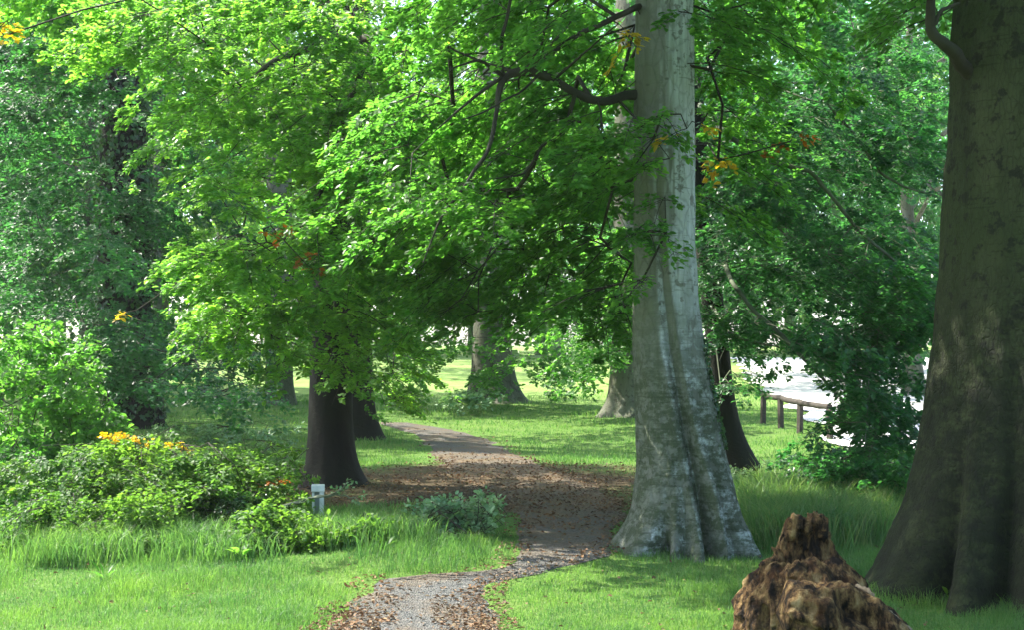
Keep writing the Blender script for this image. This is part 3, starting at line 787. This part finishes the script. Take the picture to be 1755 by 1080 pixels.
# trees standing deeper in the wood, between the nearer crowns
deep = [(385, 66, 13, 5, 'lime-green beech crown filling the gap left of the near-black beech', M_LEAF_LIME), (655, 88, 15, 6.5, 'mid-green crown rising behind the near-black beech', M_LEAF_FAR),
        (960, 82, 15, 6.5, 'green crown behind the pale beech, over the lawn', M_LEAF_FAR), (1165, 50, 11, 4, 'green crown rising directly behind the pale beech trunk', M_LEAF_BLUE),
        (1560, 44, 10, 5, 'blue-green crown between the drive and the massive beech', M_LEAF_BLUE), (60, 48, 11, 5.5, 'hazy green crown at the left edge behind the ivy-clad tree', M_LEAF_DEEP)]
deep += [(150, 42, 9, 4.5, 'dark green crown just right of the ivy-clad trunk, seen between its leaves', M_LEAF_DEEP), (-30, 40, 8.5, 4.5, 'green crown cut by the left edge of the frame, low in the wood', M_LEAF_DEEP),
         (270, 47, 10, 4.2, 'green crown between the ivy-clad tree and the near-black beech', M_LEAF_FAR), (560, 84, 14, 6.5, 'green crown straight behind the near-black beech trunk', M_LEAF_FAR),
         (835, 90, 16, 6.5, 'tall green crown behind the broad grey beech across the lawn', M_LEAF_FAR), (1232, 60, 11.5, 4.5, 'green crown beyond the drive, over the leaning trunk', M_LEAF_DEEP),
         (1500, 62, 12, 5.5, 'tall green crown beyond the drive, over the rail fence', M_LEAF_DEEP), (1650, 54, 10.5, 5, 'green crown hidden mostly by the massive beech at the right', M_LEAF_DEEP)]
for px, d, hc, rc, lab, mm in deep:
    x = (px - PX0) / F * d
    z0 = float(gz(x, d))
    t = thing('woodland_tree', lab, 'tree', (x, d, z0), 'trees deeper in the wood')
    g = Geo()
    zz = np.linspace(-.2, hc + 3, 24)
    g.tube(np.stack([x + .15 * np.sin(zz * .4 + px), np.full(24, d) + .1 * np.cos(zz * .5), z0 + zz], -1), np.interp(zz, [-.2, .3, 1, hc + 3], [.5, .36, .28, .08]), 14)
    for q in range(9):
        a = q * 2.4; h0 = 3.5 + q * .8
        e = np.array([x + math.cos(a) * rc * .7, d + math.sin(a) * rc * .7, z0 + h0 + 1.2])
        g.tube(np.array([[x, d, z0 + h0], (np.array([x, d, z0 + h0]) + e) / 2 + [0, 0, .5], e]), [.1, .06, .02], 6)
    g.build('trunk', M_BARK_GREY, t, True)
    c = Geo()
    for _ in range(190):
        v = norm(rng.normal(0, 1, 3)) * rng.uniform(.2, 1) ** .45
        b = np.array([x, d, z0 + hc]) + v * np.array([rc, rc, hc - 2.6])
        spray(c, None, b, np.array([v[0], v[1], -.25]), 2.0, .17, .9, False, .25, .6, twiggy=False)
    c.build('crown', mm, t)

# the far wood that closes the view
g = Geo()
for row, (d, n, h) in enumerate(((92, 34, 20), (104, 30, 27))):
    for i in range(n):
        x = -75 + 150 * (i + .5 + rng.uniform(-.3, .3)) / n
        q_ = PX0 + x / d * F
        if 700 < q_ < 780: continue
        hh = h * rng.uniform(.8, 1.15); dd = d + rng.uniform(-4, 4); z0 = float(gz(x, dd))
        zz = np.linspace(-.3, hh * .8, 8)
        g.tube(np.stack([np.full(8, x), np.full(8, dd), z0 + zz], -1), np.linspace(.45, .1, 8), 8)
        m = 420
        v = norm(rng.normal(0, 1, (m, 3))) * rng.uniform(.35, 1, (m, 1)) ** .5
        lump = 1 + .3 * fbm(v[:, 0] * 2 + i, v[:, 1] * 2, v[:, 2] * 2, 40 + i, 3)
        c = np.array([x, dd, z0 + hh * .55]) + v * lump[:, None] * np.array([4.2, 4.2, hh * .5])
        for _ in range(5):
            q = c + rng.normal(0, .45, (m, 3))
            q = q[q[:, 2] > z0 + .2]
            g.leaves(q, rng.normal(0, 1, (len(q), 3)) + [0, 0, -.4], rng.normal(0, .7, (len(q), 3)) + [0, 0, .8], .55 * rng.uniform(.6, 1.3, len(q)), fine=False)
tag(g.build('far_woodland', M_LEAF_FAR), 'far wood closing the view beyond the sunny field', 'woodland', kind='stuff')

# ------------------------------------------------------------------ shrubs and plants
def shrub(name, label, px, py, blobs, mat, leaf=.06, L=.5, twig=M_TWIG, fine=True, tilt=.6, cat='shrub', group=None, extra=None, dens=1.0, droop=-.1):
    """blobs: (px, py, rx, ry, near, far, count)"""
    t = ground_thing(name, label, cat, px, py, group)
    base = np.array(t.location)
    geo, br = Geo(), Geo()
    net = Network([base + np.array([rng.normal(0, .15), rng.normal(0, .15), .05]) for _ in range(5)])
    items = []
    for (bx, by, rx, ry, d0, d1, n) in blobs:
        for _ in range(n):
            a = rng.uniform(0, 2 * math.pi); q = math.sqrt(rng.uniform()) * (rng.uniform(1.0, 1.5) if rng.uniform() < .22 else 1)
            c = P(bx + rx * q * math.cos(a), by + ry * q * math.sin(a), rng.uniform(d0, d1))
            g0 = float(gz(c[0], c[1]))
            if ((px0_ := PX0 + c[0] / c[1] * F) - 345) ** 2 / 62 ** 2 + (PYH - (c[2] - EYE) / c[1] * F - 912) ** 2 / 32 ** 2 < 1 and c[1] < 14.4: continue
            if c[2] < g0 + .06: c[2] = g0 + rng.uniform(.06, .2)
            out = c[:2] - base[:2]
            az = math.atan2(out[1], out[0]) + rng.normal(0, .8)
            ln = L * rng.uniform(.7, 1.3)
            fwd = norm(np.array([math.cos(az), math.sin(az), rng.normal(droop, .38)]))
            items.append((np.linalg.norm(c - base), c - fwd * ln * .5, fwd, ln))
    items.sort(key=lambda q: q[0])
    for _, b, f, ln in items:
        b = b.copy(); b[2] = max(b[2], float(gz(b[0], b[1])) + .04)
        net.attach(b)
        spray(geo, br, b, f, ln, leaf, dens, fine, .2, tilt, .003, .03)
    net.tubes(br, .003, 2.4, .016)
    geo.build('foliage', mat, t)
    br.build('stems', twig, t, True)
    if extra: extra(t)
    return t

shrub('shrub', 'tall leafy green shrub at the left edge, below the ivy-clad tree', 60, 850, [(50, 690, 110, 110, 16.5, 20, 70), (60, 600, 80, 60, 17, 20, 26), (140, 740, 60, 60, 16.5, 18.5, 24), (30, 820, 70, 60, 16, 19, 30)], M_LEAF, .075, .75, tilt=.45, droop=-.05)

def yellow_sprig(t):
    geo, br = Geo(), Geo()
    for i in range(5):
        u = i / 4
        b = P(195 + 112 * u, 742 + 28 * u + rng.normal(0, 3), 15.4 + rng.normal(0, .12))
        spray(geo, br, b, np.array([rng.normal(.3, .5), rng.normal(-.4, .4), .05]), .27, .052, 1.3, True, .2, .6, .003, .02)
    geo.build('yellow_leaves', M_LEAF_YELLOW, t)
def orange_sprig(t):
    geo, br = Geo(), Geo()
    for bx, by, n in ((455, 822, 4), (380, 812, 3)):
        for i in range(n):
            b = P(bx + rng.normal(0, 20), by + rng.normal(0, 9), 16.0 + rng.normal(0, .15))
            spray(geo, br, b, np.array([rng.normal(.3, .5), rng.normal(-.4, .4), .0]), .3, .055, .8, True, .2, .6, .003, .02)
    geo.build('orange_leaves', M_LEAF_ORANGE, t)
shrub('shrub', 'arching light green shrub with a golden spray on top, left of the near path', 260, 900, [(230, 790, 130, 36, 14.6, 16, 22), (330, 805, 130, 44, 14.4, 16, 26), (410, 850, 90, 44, 14, 15.5, 18), (160, 820, 120, 44, 14, 15.5, 22)], M_LEAF_BUSH, .058, .8, extra=yellow_sprig, tilt=.34, droop=.05)
shrub('shrub', 'low lime-green tangle spreading along the grass edge at the left', 130, 925, [(150, 885, 130, 40, 13.2, 14.4, 70), (60, 915, 90, 40, 12.9, 14, 40), (250, 900, 70, 45, 13.2, 14.2, 36), (230, 940, 120, 20, 12.9, 13.5, 30)], M_LEAF_BUSH, .042, .34, droop=.25)
shrub('shrub', 'dark shaded shrub in the hollow between the lime tangle and the bramble mound', 360, 940, [(350, 895, 70, 40, 14.4, 15.2, 30), (420, 885, 40, 40, 13.8, 14.6, 16)], M_IVY, .05, .36, droop=.1)
shrub('shrub', 'rust-tinged thin shrub in front of the near-black beech', 440, 860, [(430, 815, 70, 28, 16, 17.5, 20), (480, 780, 35, 22, 16.5, 18, 6)], M_LEAF_BUSH, .06, .5, extra=orange_sprig, dens=.7)
shrub('undergrowth_plant', 'low bramble mound at the foot of the pale post', 490, 925, [(455, 902, 48, 26, 12.9, 13.7, 46), (545, 940, 60, 8, 12.7, 13.3, 22), (470, 935, 100, 30, 12.6, 13.3, 60), (600, 945, 50, 10, 12.9, 13.4, 18), (640, 945, 40, 14, 12.9, 13.5, 14)], M_LEAF_BUSH, .05, .34, cat='plant', droop=.2)
shrub('pale_shrub', 'small pale blue-green shrub on the grass beside the path bend', 790, 945, [(785, 885, 60, 24, 13.5, 14.3, 34), (735, 874, 22, 10, 13.6, 14.2, 8), (835, 870, 22, 12, 13.6, 14.2, 9), (790, 915, 35, 20, 13.5, 14.2, 14)], M_LEAF_PALE, .055, .3, cat='shrub', droop=.9, dens=.6)
shrub('shrub', 'dark blue-green shrub in front of the bright drive, left of the massive beech', 1490, 845, [(1500, 800, 75, 36, 15.5, 18, 26), (1420, 780, 50, 28, 17, 18.5, 10), (1555, 780, 28, 30, 15, 17, 8)], M_LEAF_BLUE, .06, .75, tilt=.4)
shrub('shrub', 'low leafy shoots around the foot of the black leaning trunk', 1300, 830, [(1300, 810, 45, 18, 19.3, 20.4, 14)], M_LEAF_PALE, .06, .4)
shrub('shrub', 'leafy shoots at the base of the broad grey beech across the lawn', 815, 694, [(810, 680, 34, 10, 35, 37, 16)], M_LEAF_PALE, .12, .8, fine=False)
shrub('shrub', 'wispy sunlit shrub at the field edge, between the ivy-clad tree and the pale olive trunk', 360, 745, [(340, 738, 60, 14, 25, 28, 14), (450, 745, 50, 14, 24, 26, 10)], M_LEAF_PALE, .08, .5, fine=False)

def broad_plant(name, label, px, py, n, h, mat, lw=.28):
    t = ground_thing(name, label, 'plant', px, py)
    b = np.array(t.location); g, st = Geo(), Geo()
    for i in range(n):
        a = rng.uniform(0, 2 * math.pi); hh = h * rng.uniform(.6, 1.1)
        dirv = np.array([math.cos(a) * .5, math.sin(a) * .5, 1.0])
        m = b + dirv * hh * .4; ax = norm(np.array([math.cos(a) * rng.uniform(.4, 1), math.sin(a) * rng.uniform(.4, 1), .75]))
        st.tube(np.array([b, (b + m) / 2 + rng.normal(0, .01, 3), m]), [.006, .005, .004], 5)
        s = norm(np.cross(ax, [0, 0, 1])); u = np.cross(s, ax)
        q = np.linspace(0, 1, 7); w = np.sin(np.pi * q ** .8) * lw * hh * .6
        mid = m + ax * (hh * .75 * q)[:, None] - np.array([0, 0, 1]) * (.25 * hh * q ** 2)[:, None]
        v = np.concatenate([mid + s * w[:, None] * .5 + u * (w * .15)[:, None], mid, mid - s * w[:, None] * .5 + u * (w * .15)[:, None]])
        k = np.arange(6)
        g.add(v, np.concatenate([np.stack([k, k + 1, k + 8, k + 7], -1), np.stack([k + 7, k + 8, k + 15, k + 14], -1)]))
    g.build('leaves', mat, t, True); st.build('stem', M_LEAF_BUSH, t)
broad_plant('dock_plant', 'broad-leaved plant in front of the massive beech, nearer the stump', 1630, 1040, 4, .26, M_LEAF_BUSH)
broad_plant('dock_plant', 'broad-leaved plant at the right edge under the massive beech', 1725, 1050, 7, .3, M_LEAF_BUSH)
broad_plant('seedling', 'bright lime seedling at the grass edge below the wide shrub', 412, 968, 6, .26, M_LEAF_LIME, .5)
broad_plant('weed', 'tall narrow-leaved weed standing in the grass at the left', 180, 1005, 7, .26, M_LEAF, .16)
broad_plant('weed', 'small leafy weed in the grass right of the bramble mound', 660, 950, 5, .22, M_LEAF_BUSH, .3)

# ------------------------------------------------------------------ post, fence, stump
m, nt, b, out = new_mat('weathered_white_plastic')
vec, g_ = coords(nt)
nt.links.new(ramp(nt, noise_tex(nt, vec, 9, 4), [(.3, (.42, .47, .42)), (.7, (.66, .70, .66))]), b.inputs['Base Color']); b.inputs['Roughness'].default_value = .5
M_POST = m
m, nt, b, out = new_mat('grey_green_plastic')
b.inputs['Base Color'].default_value = (.16, .21, .19, 1); b.inputs['Roughness'].default_value = .45
M_POSTD = m
o = ground_thing('marker_post', 'short pale square marker post standing in the undergrowth left of the path', 'post', 545, 915)
bx, by, bz = o.location
w = 20 / F * by; h = 74 / F * by
g = Geo(); g.box((bx, by + w * .3, bz + h / 2), (w, w * .4, h), .12); g.build('back_panel', M_POSTD, o)
for s, ww in ((-1, .2), (1, .36)):
    g = Geo(); g.box((bx + s * w * (.5 - ww / 2), by - .05 * w, bz + h / 2 - .01), (w * ww, w * .5, h), .12); g.build('edge_strip', M_POST, o)
g = Geo(); g.box((bx, by + .05 * w, bz + h + .02), (w * 1.12, w * 1.0, .075), .12); g.build('cap', M_POST, o)
# bare lichened twigs sticking out beside it
t = ground_thing('fallen_branch', 'bare pale lichened branch poking out right of the marker post', 'branch', 585, 905)
g = Geo()
for pl in ([(480, 870, 13.9), (530, 856, 13.9), (575, 846, 13.8), (600, 836, 13.8)], [(540, 850, 13.9), (580, 850, 13.8), (615, 858, 13.7)], [(575, 846, 13.8), (590, 838, 13.75), (597, 822, 13.7)], [(480, 872, 13.9), (500, 862, 13.9), (520, 862, 13.85), (530, 858, 13.8)]):
    pts = np.array([P(*q) for q in pl]); tt = np.linspace(0, len(pl) - 1, 10)
    pp = np.stack([np.interp(tt, np.arange(len(pl)), pts[:, i]) for i in range(3)], -1) + rng.normal(0, .008, (10, 3))
    g.tube(pp, np.linspace(.014, .005, 10), 6)
g.build('limb', M_TWIG_PALE, t, True)
g = Geo()
for cx_, cy_ in ((598, 834), (612, 857), (570, 838), (605, 826), (620, 852), (585, 845), (500, 872), (520, 858)):
    for _ in range(9):
        c = P(cx_ + rng.normal(0, 5), cy_ + rng.normal(0, 3), 13.75 + rng.normal(0, .03))
        g.leaves(c[None], rng.normal(0, 1, (1, 3)), rng.normal(0, .5, (1, 3)) + [0, 0, 1], .04)
g.build('leaves', M_LEAF_PALE, t)

m, nt, b, out = new_mat('old_fence_timber')
vec, g_ = coords(nt, (2, 2, 8))
c = ramp(nt, noise_tex(nt, vec, 4, 5, .65), [(.3, (.025, .02, .015)), (.7, (.07, .056, .042))])
nt.links.new(c, b.inputs['Base Color']); b.inputs['Roughness'].default_value = .9; bump(nt, noise_tex(nt, vec, 9, 4), .6, .01, b)
M_TIMBER = m
posts = [(1308, 727), (1338, 735), (1371, 744), (1422, 756)]
fx, fy, fz = G(*posts[0])
o = thing('rail_fence', 'low dark timber post-and-rail fence along the edge of the bright drive', 'fence', (fx, fy, fz))
tops = []
for i, (px, py) in enumerate(posts):
    x, y, z = G(px, py)
    h = 0.60 + (i % 2) * .02
    g = Geo(); g.box((x, y, z + h / 2 - .1), (.095, .095, h + .2), .3 + .1 * i, .02 * (-1) ** i); g.build('post', M_TIMBER, o)
    tops.append((x, y, z + h + .04))
tops = np.array(tops)
for i in range(len(tops) - 1):
    a, c = tops[i], tops[i + 1]
    q = np.linspace(-.04, 1.0, 7)[:, None]
    pts = a + (c - a) * q
    pts[:, 2] += -.012 * np.sin(np.pi * q[:, 0]) + rng.normal(0, .004, 7)
    g = Geo(); g.tube(pts, .062 + rng.normal(0, .003, 7), 8, True); g.build('rail', M_TIMBER, o, True)

# rotten stump
m, nt, b, out = new_mat('rotten_wood')
vec, g_ = coords(nt, (13, 13, 4.0)); vec2, _ = coords(nt)
n1 = noise_tex(nt, vec, 1.0, 6, .7)
c = ramp(nt, n1, [(.37, (.006, .004, .003)), (.45, (.035, .021, .010)), (.51, (.13, .075, .032)), (.58, (.25, .16, .065)), (.70, (.42, .32, .16))])
n2 = noise_tex(nt, vec2, 3.4, 4, .6)
c = mixc(nt, ramp(nt, n2, [(.57, (0, 0, 0)), (.68, (.7,) * 3)]), c, (.11, .045, .015))
n3 = noise_tex(nt, vec2, 6.0, 4, .6)
c = mixc(nt, ramp(nt, n3, [(.56, (0, 0, 0)), (.66, (.95,) * 3)]), c, (.012, .01, .008))
nt.links.new(c, b.inputs['Base Color']); b.inputs['Roughness'].default_value = .92; b.inputs['Specular IOR Level'].default_value = .2
n4 = noise_tex(nt, vec2, 34, 6, .75)
ad = nd(nt, 'ShaderNodeMath', operation='ADD'); nt.links.new(n1, ad.inputs[0]); nt.links.new(n4, ad.inputs[1])
bump(nt, ad.outputs[0], 1.0, .05, b)
M_ROT = m

def lump(prof, Y, depth, segs, rings, seed, amp, toparr=None):
    """upright body from a frame silhouette (row, left, right) at depth Y, with ridged rotten surface"""
    prof = sorted(prof, key=lambda t: -t[0])
    zz = np.array([EYE + (PYH - p[0]) / F * Y for p in prof]); l = np.array([(p[1] - PX0) / F * Y for p in prof]); r = np.array([(p[2] - PX0) / F * Y for p in prof])
    zs = np.linspace(zz[0], zz[-1], rings)
    C = np.interp(zs, zz, (l + r) / 2); R_ = np.interp(zs, zz, (r - l) / 2)
    T, Z = np.meshgrid(np.arange(segs) / segs * 2 * math.pi, zs)
    cs, sn = np.cos(T), np.sin(T)
    rr = np.repeat(R_[:, None], segs, 1)
    ridg = 1 - 2 * np.abs(vnoise(cs * 3.5 + seed, sn * 3.5, Z * 2.2, seed))
    d = amp * (.55 * ridg + .6 * fbm(cs * 3 + seed, sn * 3, Z * 7, seed + 3, 4) + .45 * fbm(cs * 9, sn * 9, Z * 14, seed + 8, 3))
    hole = np.clip(vnoise(cs * 2.6 + 5, sn * 2.6, Z * 5.5, seed + 20) - .38, 0, 1)
    rr = rr + d * np.minimum(1, rr / .2) - hole * .35 * np.minimum(1, rr / .25)
    dz = .05 * fbm(cs * 4, sn * 4, Z * 3, seed + 30, 3) * np.linspace(0, 1, rings)[:, None] * 1.2
    V = np.stack([C[:, None] + rr * cs, Y + rr * sn * depth, Z + dz], -1).reshape(-1, 3)
    i = np.arange(rings - 1)[:, None] * segs; j = np.arange(segs)[None]; kk = (j + 1) % segs
    f = np.stack([i + j, i + kk, i + kk + segs, i + j + segs], -1).reshape(-1, 4)
    g = Geo(); g.add(V, f)
    top = V[-segs:]
    cc = top.mean(0) - np.array([0, 0, .08])
    g.add(np.vstack([top, cc[None]]), np.stack([np.arange(segs), (np.arange(segs) + 1) % segs, np.full(segs, segs)], -1))
    return g
x, y, z = (1395 - PX0) / F * 9.35, 9.35, 0
o = thing('rotten_stump', 'crumbling brown rotten tree stump with a jagged broken top in the right foreground', 'stump', (x, y, float(gz(x, y))))
g = lump([(1140, 1290, 1480), (1060, 1306, 1466), (1010, 1318, 1452), (985, 1323, 1444), (962, 1326, 1436), (945, 1328, 1424), (930, 1337, 1420), (910, 1345, 1414), (896, 1350, 1412), (889, 1355, 1409)], 9.5, .7, 240, 200, 4, .026)
g2 = lump([(1140, 1264, 1500), (1100, 1263, 1502), (1060, 1262, 1500), (1040, 1264, 1494), (1020, 1273, 1486), (1006, 1282, 1480), (990, 1292, 1470), (978, 1300, 1460), (968, 1304, 1448), (962, 1318, 1430)], 9.34, .75, 260, 180, 17, .036)
V_ = np.concatenate(g2.v)
base_n = g.n
g.v.append(V_); g.n += len(V_)
for k_, fl in g2.f.items(): g.f.setdefault(k_, []).extend([q + base_n for q in fl])
# splinters standing on the broken rim and shoulders
for sx, sy, hh, ww in [(1350, 905, .07, .03), (1358, 897, .06, .025), (1414, 900, .07, .03), (1336, 950, .08, .035), (1328, 962, .07, .04), (1432, 950, .07, .03), (1444, 968, .07, .04), (1302, 988, .06, .04), (1386, 902, .04, .03), (1290, 1003, .05, .04), (1462, 985, .06, .04), (1320, 975, .09, .03), (1425, 935, .08, .03), (1343, 930, .08, .03)]:
    hh *= .6; c = P(sx, sy, 9.42 + rng.normal(0, .05)); t_ = rng.normal(0, .25)
    pts = np.array([c - [0, 0, hh], c - [0, 0, hh * .2], c + [t_ * hh, 0, hh * .45], c + [t_ * hh * 2, rng.normal(0, .01), hh]])
    g.tube(pts, [ww, ww * .9, ww * .5, ww * .06], 5)
for kx, ky, kr in ((1364, 897, .062), (1400, 895, .062), (1381, 905, .05), (1358, 915, .05), (1408, 915, .05)):
    c = P(kx, ky, 9.4); u = np.linspace(0, math.pi, 12)[:, None]; v = (np.arange(18) / 18 * 2 * math.pi)[None]
    r_ = kr * (1 + .35 * fbm(np.sin(u) * np.cos(v) * 3 + kx, np.sin(u) * np.sin(v) * 3, np.cos(u) * 3, 9, 3))
    V = np.stack([c[0] + r_ * np.sin(u) * np.cos(v), c[1] + r_ * np.sin(u) * np.sin(v), c[2] + r_ * np.cos(u)], -1).reshape(-1, 3)
    i = np.arange(11)[:, None] * 18; j = np.arange(18)[None]; k = (j + 1) % 18
    g.add(V, np.stack([i + j, i + j + 18, i + k + 18, i + k], -1).reshape(-1, 4))
g.build('stump_body', M_ROT, o, True)
# broken log leaning on its front, running right and down
g = Geo()
A, B_ = P(1330, 1050, 9.0), P(1560, 1095, 8.9)
n, sg = 70, 80
q = np.linspace(0, 1, n)
axp = A + (B_ - A) * q[:, None]; axp[:, 2] += .05 * np.sin(q * 3) - .10 * np.clip(q - .55, 0, 1)
T, Q = np.meshgrid(np.arange(sg) / sg * 2 * math.pi, q)
rad = np.interp(Q, [0, .08, .35, .7, 1], [.02, .17, .215, .20, .11])
rad = rad * (1 + .10 * (1 - 2 * np.abs(vnoise(np.cos(T) * 3, np.sin(T) * 3, Q * 3, 51))) + .12 * fbm(np.cos(T) * 4, np.sin(T) * 4, Q * 9, 52, 4) - .5 * np.clip(vnoise(np.cos(T) * 2 + 3, np.sin(T) * 2, Q * 6, 57) - .3, 0, 1))
rad = rad * (1 - .75 * np.exp(-((T - 2.75) / .55) ** 4) * np.exp(-((Q - .62) / .17) ** 4))
V = axp[:, None] + rad[..., None] * np.stack([np.zeros_like(T) + .12 * np.cos(T), np.cos(T), np.sin(T)], -1)
i = np.arange(n - 1)[:, None] * sg; j = np.arange(sg)[None]; k = (j + 1) % sg
g.add(V.reshape(-1, 3), np.stack([i + j, i + k, i + k + sg, i + j + sg], -1).reshape(-1, 4))
g.build('broken_log', M_ROT, o, True)
m, nt, b, out = new_mat('bare_split_wood')
vec, g_ = coords(nt, (10, 10, 3))
nt.links.new(ramp(nt, noise_tex(nt, vec, 3, 5, .7), [(.3, (.07, .05, .028)), (.7, (.24, .19, .12))]), b.inputs['Base Color']); b.inputs['Roughness'].default_value = .9
g = Geo()
pts = np.array([P(1468, 1004, 9.02), P(1488, 1012, 8.95), P(1505, 1030, 8.9), P(1522, 1048, 8.88), P(1540, 1064, 8.86), P(1566, 1084, 8.86)])
tt = np.linspace(0, 5, 26); pp = np.stack([np.interp(tt, np.arange(6), pts[:, i]) for i in range(3)], -1) + rng.normal(0, .003, (26, 3))
g.tube(pp + np.array([0, 0, -.006]), .013 + .006 * rng.normal(0, 1, 26).clip(-1, 1) + .004 * np.sin(tt * 2), 7, True)
g.build('split_edge', m, o, True)

# ------------------------------------------------------------------ grass, tall grass, dead leaves
TRUNKS = [(t.location.x, t.location.y, .45) for t in COL.objects if t.get('category') == 'tree']
def ground_samples(n, y0, y1, margin=140):
    """places on the ground, denser towards the camera"""
    u = rng.uniform(1 / y1, 1 / y0, n); y = 1 / u
    x = (rng.uniform(-margin, 1755 + margin, n) - PX0) / F * y
    return x, y

def blades(geo, x, y, h, w, lean):
    n = len(x)
    a = rng.uniform(0, 2 * math.pi, n); b = rng.uniform(0, 2 * math.pi, n)
    base = np.stack([x, y, gz(x, y) - .01], -1)
    s = np.stack([np.cos(a), np.sin(a), np.zeros(n)], -1) * (w / 2)[:, None]
    l = np.stack([np.cos(b), np.sin(b), np.zeros(n)], -1) * (lean * h)[:, None]
    up = np.array([0, 0, 1.0])
    m = base + up * (h * .6)[:, None] + l * .35; t = base + up * (h * (1 - .35 * lean))[:, None] + l
    v = np.stack([base - s, base + s, m + s * .75, m - s * .75, t], 1).reshape(-1, 3)
    o = np.arange(n)[:, None] * 5
    geo.add(v, o + np.array([[0, 1, 2, 3]])); 
    geo.f.setdefault(3, []).append(o + np.array([[3, 2, 4]]) + geo.n - len(v))

g = Geo()
x, y = ground_samples(430000, 7.0, 44)
pe = path_edge(x, y) + .05 * fbm(x * 3, y * 3, 0, 61, 3)
keep = (pe > .10 * rng.normal(0, 1, len(x)) + .01) & (litter_f(x, y) < rng.uniform(.15, .75, len(x))) & ~in_poly(x, y, DRIVE)
keep &= vnoise(x * 1.1, y * 1.1, 0, 66) > rng.uniform(-3.0, -.4, len(x))
for tx, ty, tr in TRUNKS: keep &= (x - tx) ** 2 + (y - ty) ** 2 > tr * tr * .5
x, y, pe = x[keep], y[keep], pe[keep]
tuft = np.clip(.8 + .6 * fbm(x * 1.3, y * 1.3, 0, 71, 3), .45, 1.8)
h = (.065 + .075 * rng.uniform(0, 1, len(x)) ** 1.5) * tuft * np.clip(.45 + pe * 1.6, .4, 1) * np.interp(y, [9, 14, 25, 60], [1.1, 1.0, .9, 1.2])
for tx, ty, tr in TRUNKS:
    h = h * (1 + 1.1 * np.exp(-((x - tx) ** 2 + (y - ty) ** 2) / .6))
blades(g, x, y, h, np.maximum(.004, .00042 * y) * rng.uniform(.7, 1.3, len(x)), rng.uniform(.1, .9, len(x)))
tag(g.build('grass', M_GRASS), 'short bright green grass of the woodland lawn', 'grass', kind='stuff')

g = Geo()
x, y = ground_samples(400000, 11, 19.5)
px, py = proj(x, y, gz(x, y))
e = np.minimum(((px - 1420) / 150) ** 2 + ((py - 885) / 62) ** 2, ((px - 1340) / 70) ** 2 + ((py - 900) / 50) ** 2)
keep = e + .35 * fbm(x * 2, y * 2, 0, 81, 2) < rng.uniform(.3, 1.1, len(x))
x, y = x[keep][:26000], y[keep][:26000]
blades(g, x, y, rng.uniform(.2, .62, len(x)), rng.uniform(.007, .014, len(x)), rng.uniform(.2, .9, len(x)))
tag(g.build('tall_grass', M_TALL), 'long uncut grass between the pale beech and the massive beech', 'grass', kind='stuff')
g = Geo()
x, y = ground_samples(400000, 12.2, 17.5)
px, py = proj(x, y, gz(x, y))
e = np.minimum(((px - 200) / 330) ** 2 + ((py - 945) / 32) ** 2, ((px - 600) / 120) ** 2 + ((py - 930) / 26) ** 2)
keep = e + .8 * fbm(x * 2.4, y * 2.4, 0, 83, 3) < rng.uniform(.0, 1.0, len(x))
x, y = x[keep][:15000], y[keep][:15000]
blades(g, x, y, rng.uniform(.12, .42, len(x)), rng.uniform(.006, .012, len(x)), rng.uniform(.2, .9, len(x)))
tag(g.build('rough_grass', M_GRASS), 'rough longer grass growing up through the left shrubs', 'grass', kind='stuff')

g = Geo()
x, y = ground_samples(220000, 7, 32)
lf = litter_f(x, y); pe = path_edge(x, y)
pr = .75 * lf + np.where(np.abs(pe) < .16, .38, 0) * (vnoise(x * 1.4, y * 1.4, 0, 91) > -.3) + np.where(pe < 0, .09, .006) + np.where((pe < 0) & (y > 14.5) & (y < 26), .5, 0)
pr = np.where(pe < -.3, pr * .7, pr)
pr = pr + np.where((y < 11.2) & (pe < 0) & (pe > -.42), .5, 0) * np.clip((11.2 - y) / 1.2, 0, 1)
keep = rng.uniform(0, 1, len(x)) < pr * .62
x, y = x[keep], y[keep]; n = len(x)
pos = np.stack([x, y, gz(x, y) + .024 + rng.uniform(0, .02, n)], -1)
g.leaves(pos, np.stack([rng.normal(0, 1, n), rng.normal(0, 1, n), rng.normal(.1, .2, n)], -1), rng.normal(0, .35, (n, 3)) + [0, 0, 1], rng.uniform(.018, .05, n) * np.interp(y, [8, 25], [.85, 1.25]), fold=.4)
tag(g.build('leaf_litter', M_LITTER), 'brown fallen leaves scattered along the path and under the trees', 'fallen leaves', kind='stuff')

# ------------------------------------------------------------------ the damp woodland air
hm = bpy.data.materials.new('damp_air'); hm.use_nodes = True
hn = hm.node_tree; hn.nodes.remove(hn.nodes['Principled BSDF'])
pv = hn.nodes.new('ShaderNodeVolumePrincipled')
pv.inputs['Color'].default_value = (.92, .97, 1.0, 1); pv.inputs['Density'].default_value = .0003; pv.inputs['Anisotropy'].default_value = .3
hn.links.new(pv.outputs[0], hn.nodes['Material Output'].inputs['Volume'])
hv = np.array([(x, y, z) for z in (-3.0, 44.0) for x, y in ((-640, -20), (640, -20), (640, 920), (-640, 920))], float)
hf = np.array([(3, 2, 1, 0), (4, 5, 6, 7), (0, 1, 5, 4), (1, 2, 6, 5), (2, 3, 7, 6), (3, 0, 4, 7)])
tag(mesh_np('haze', hv, [hf], hm), 'thin damp air paling the far side of the wood', 'haze', kind='stuff')
scene.cycles.volume_bounces = 0
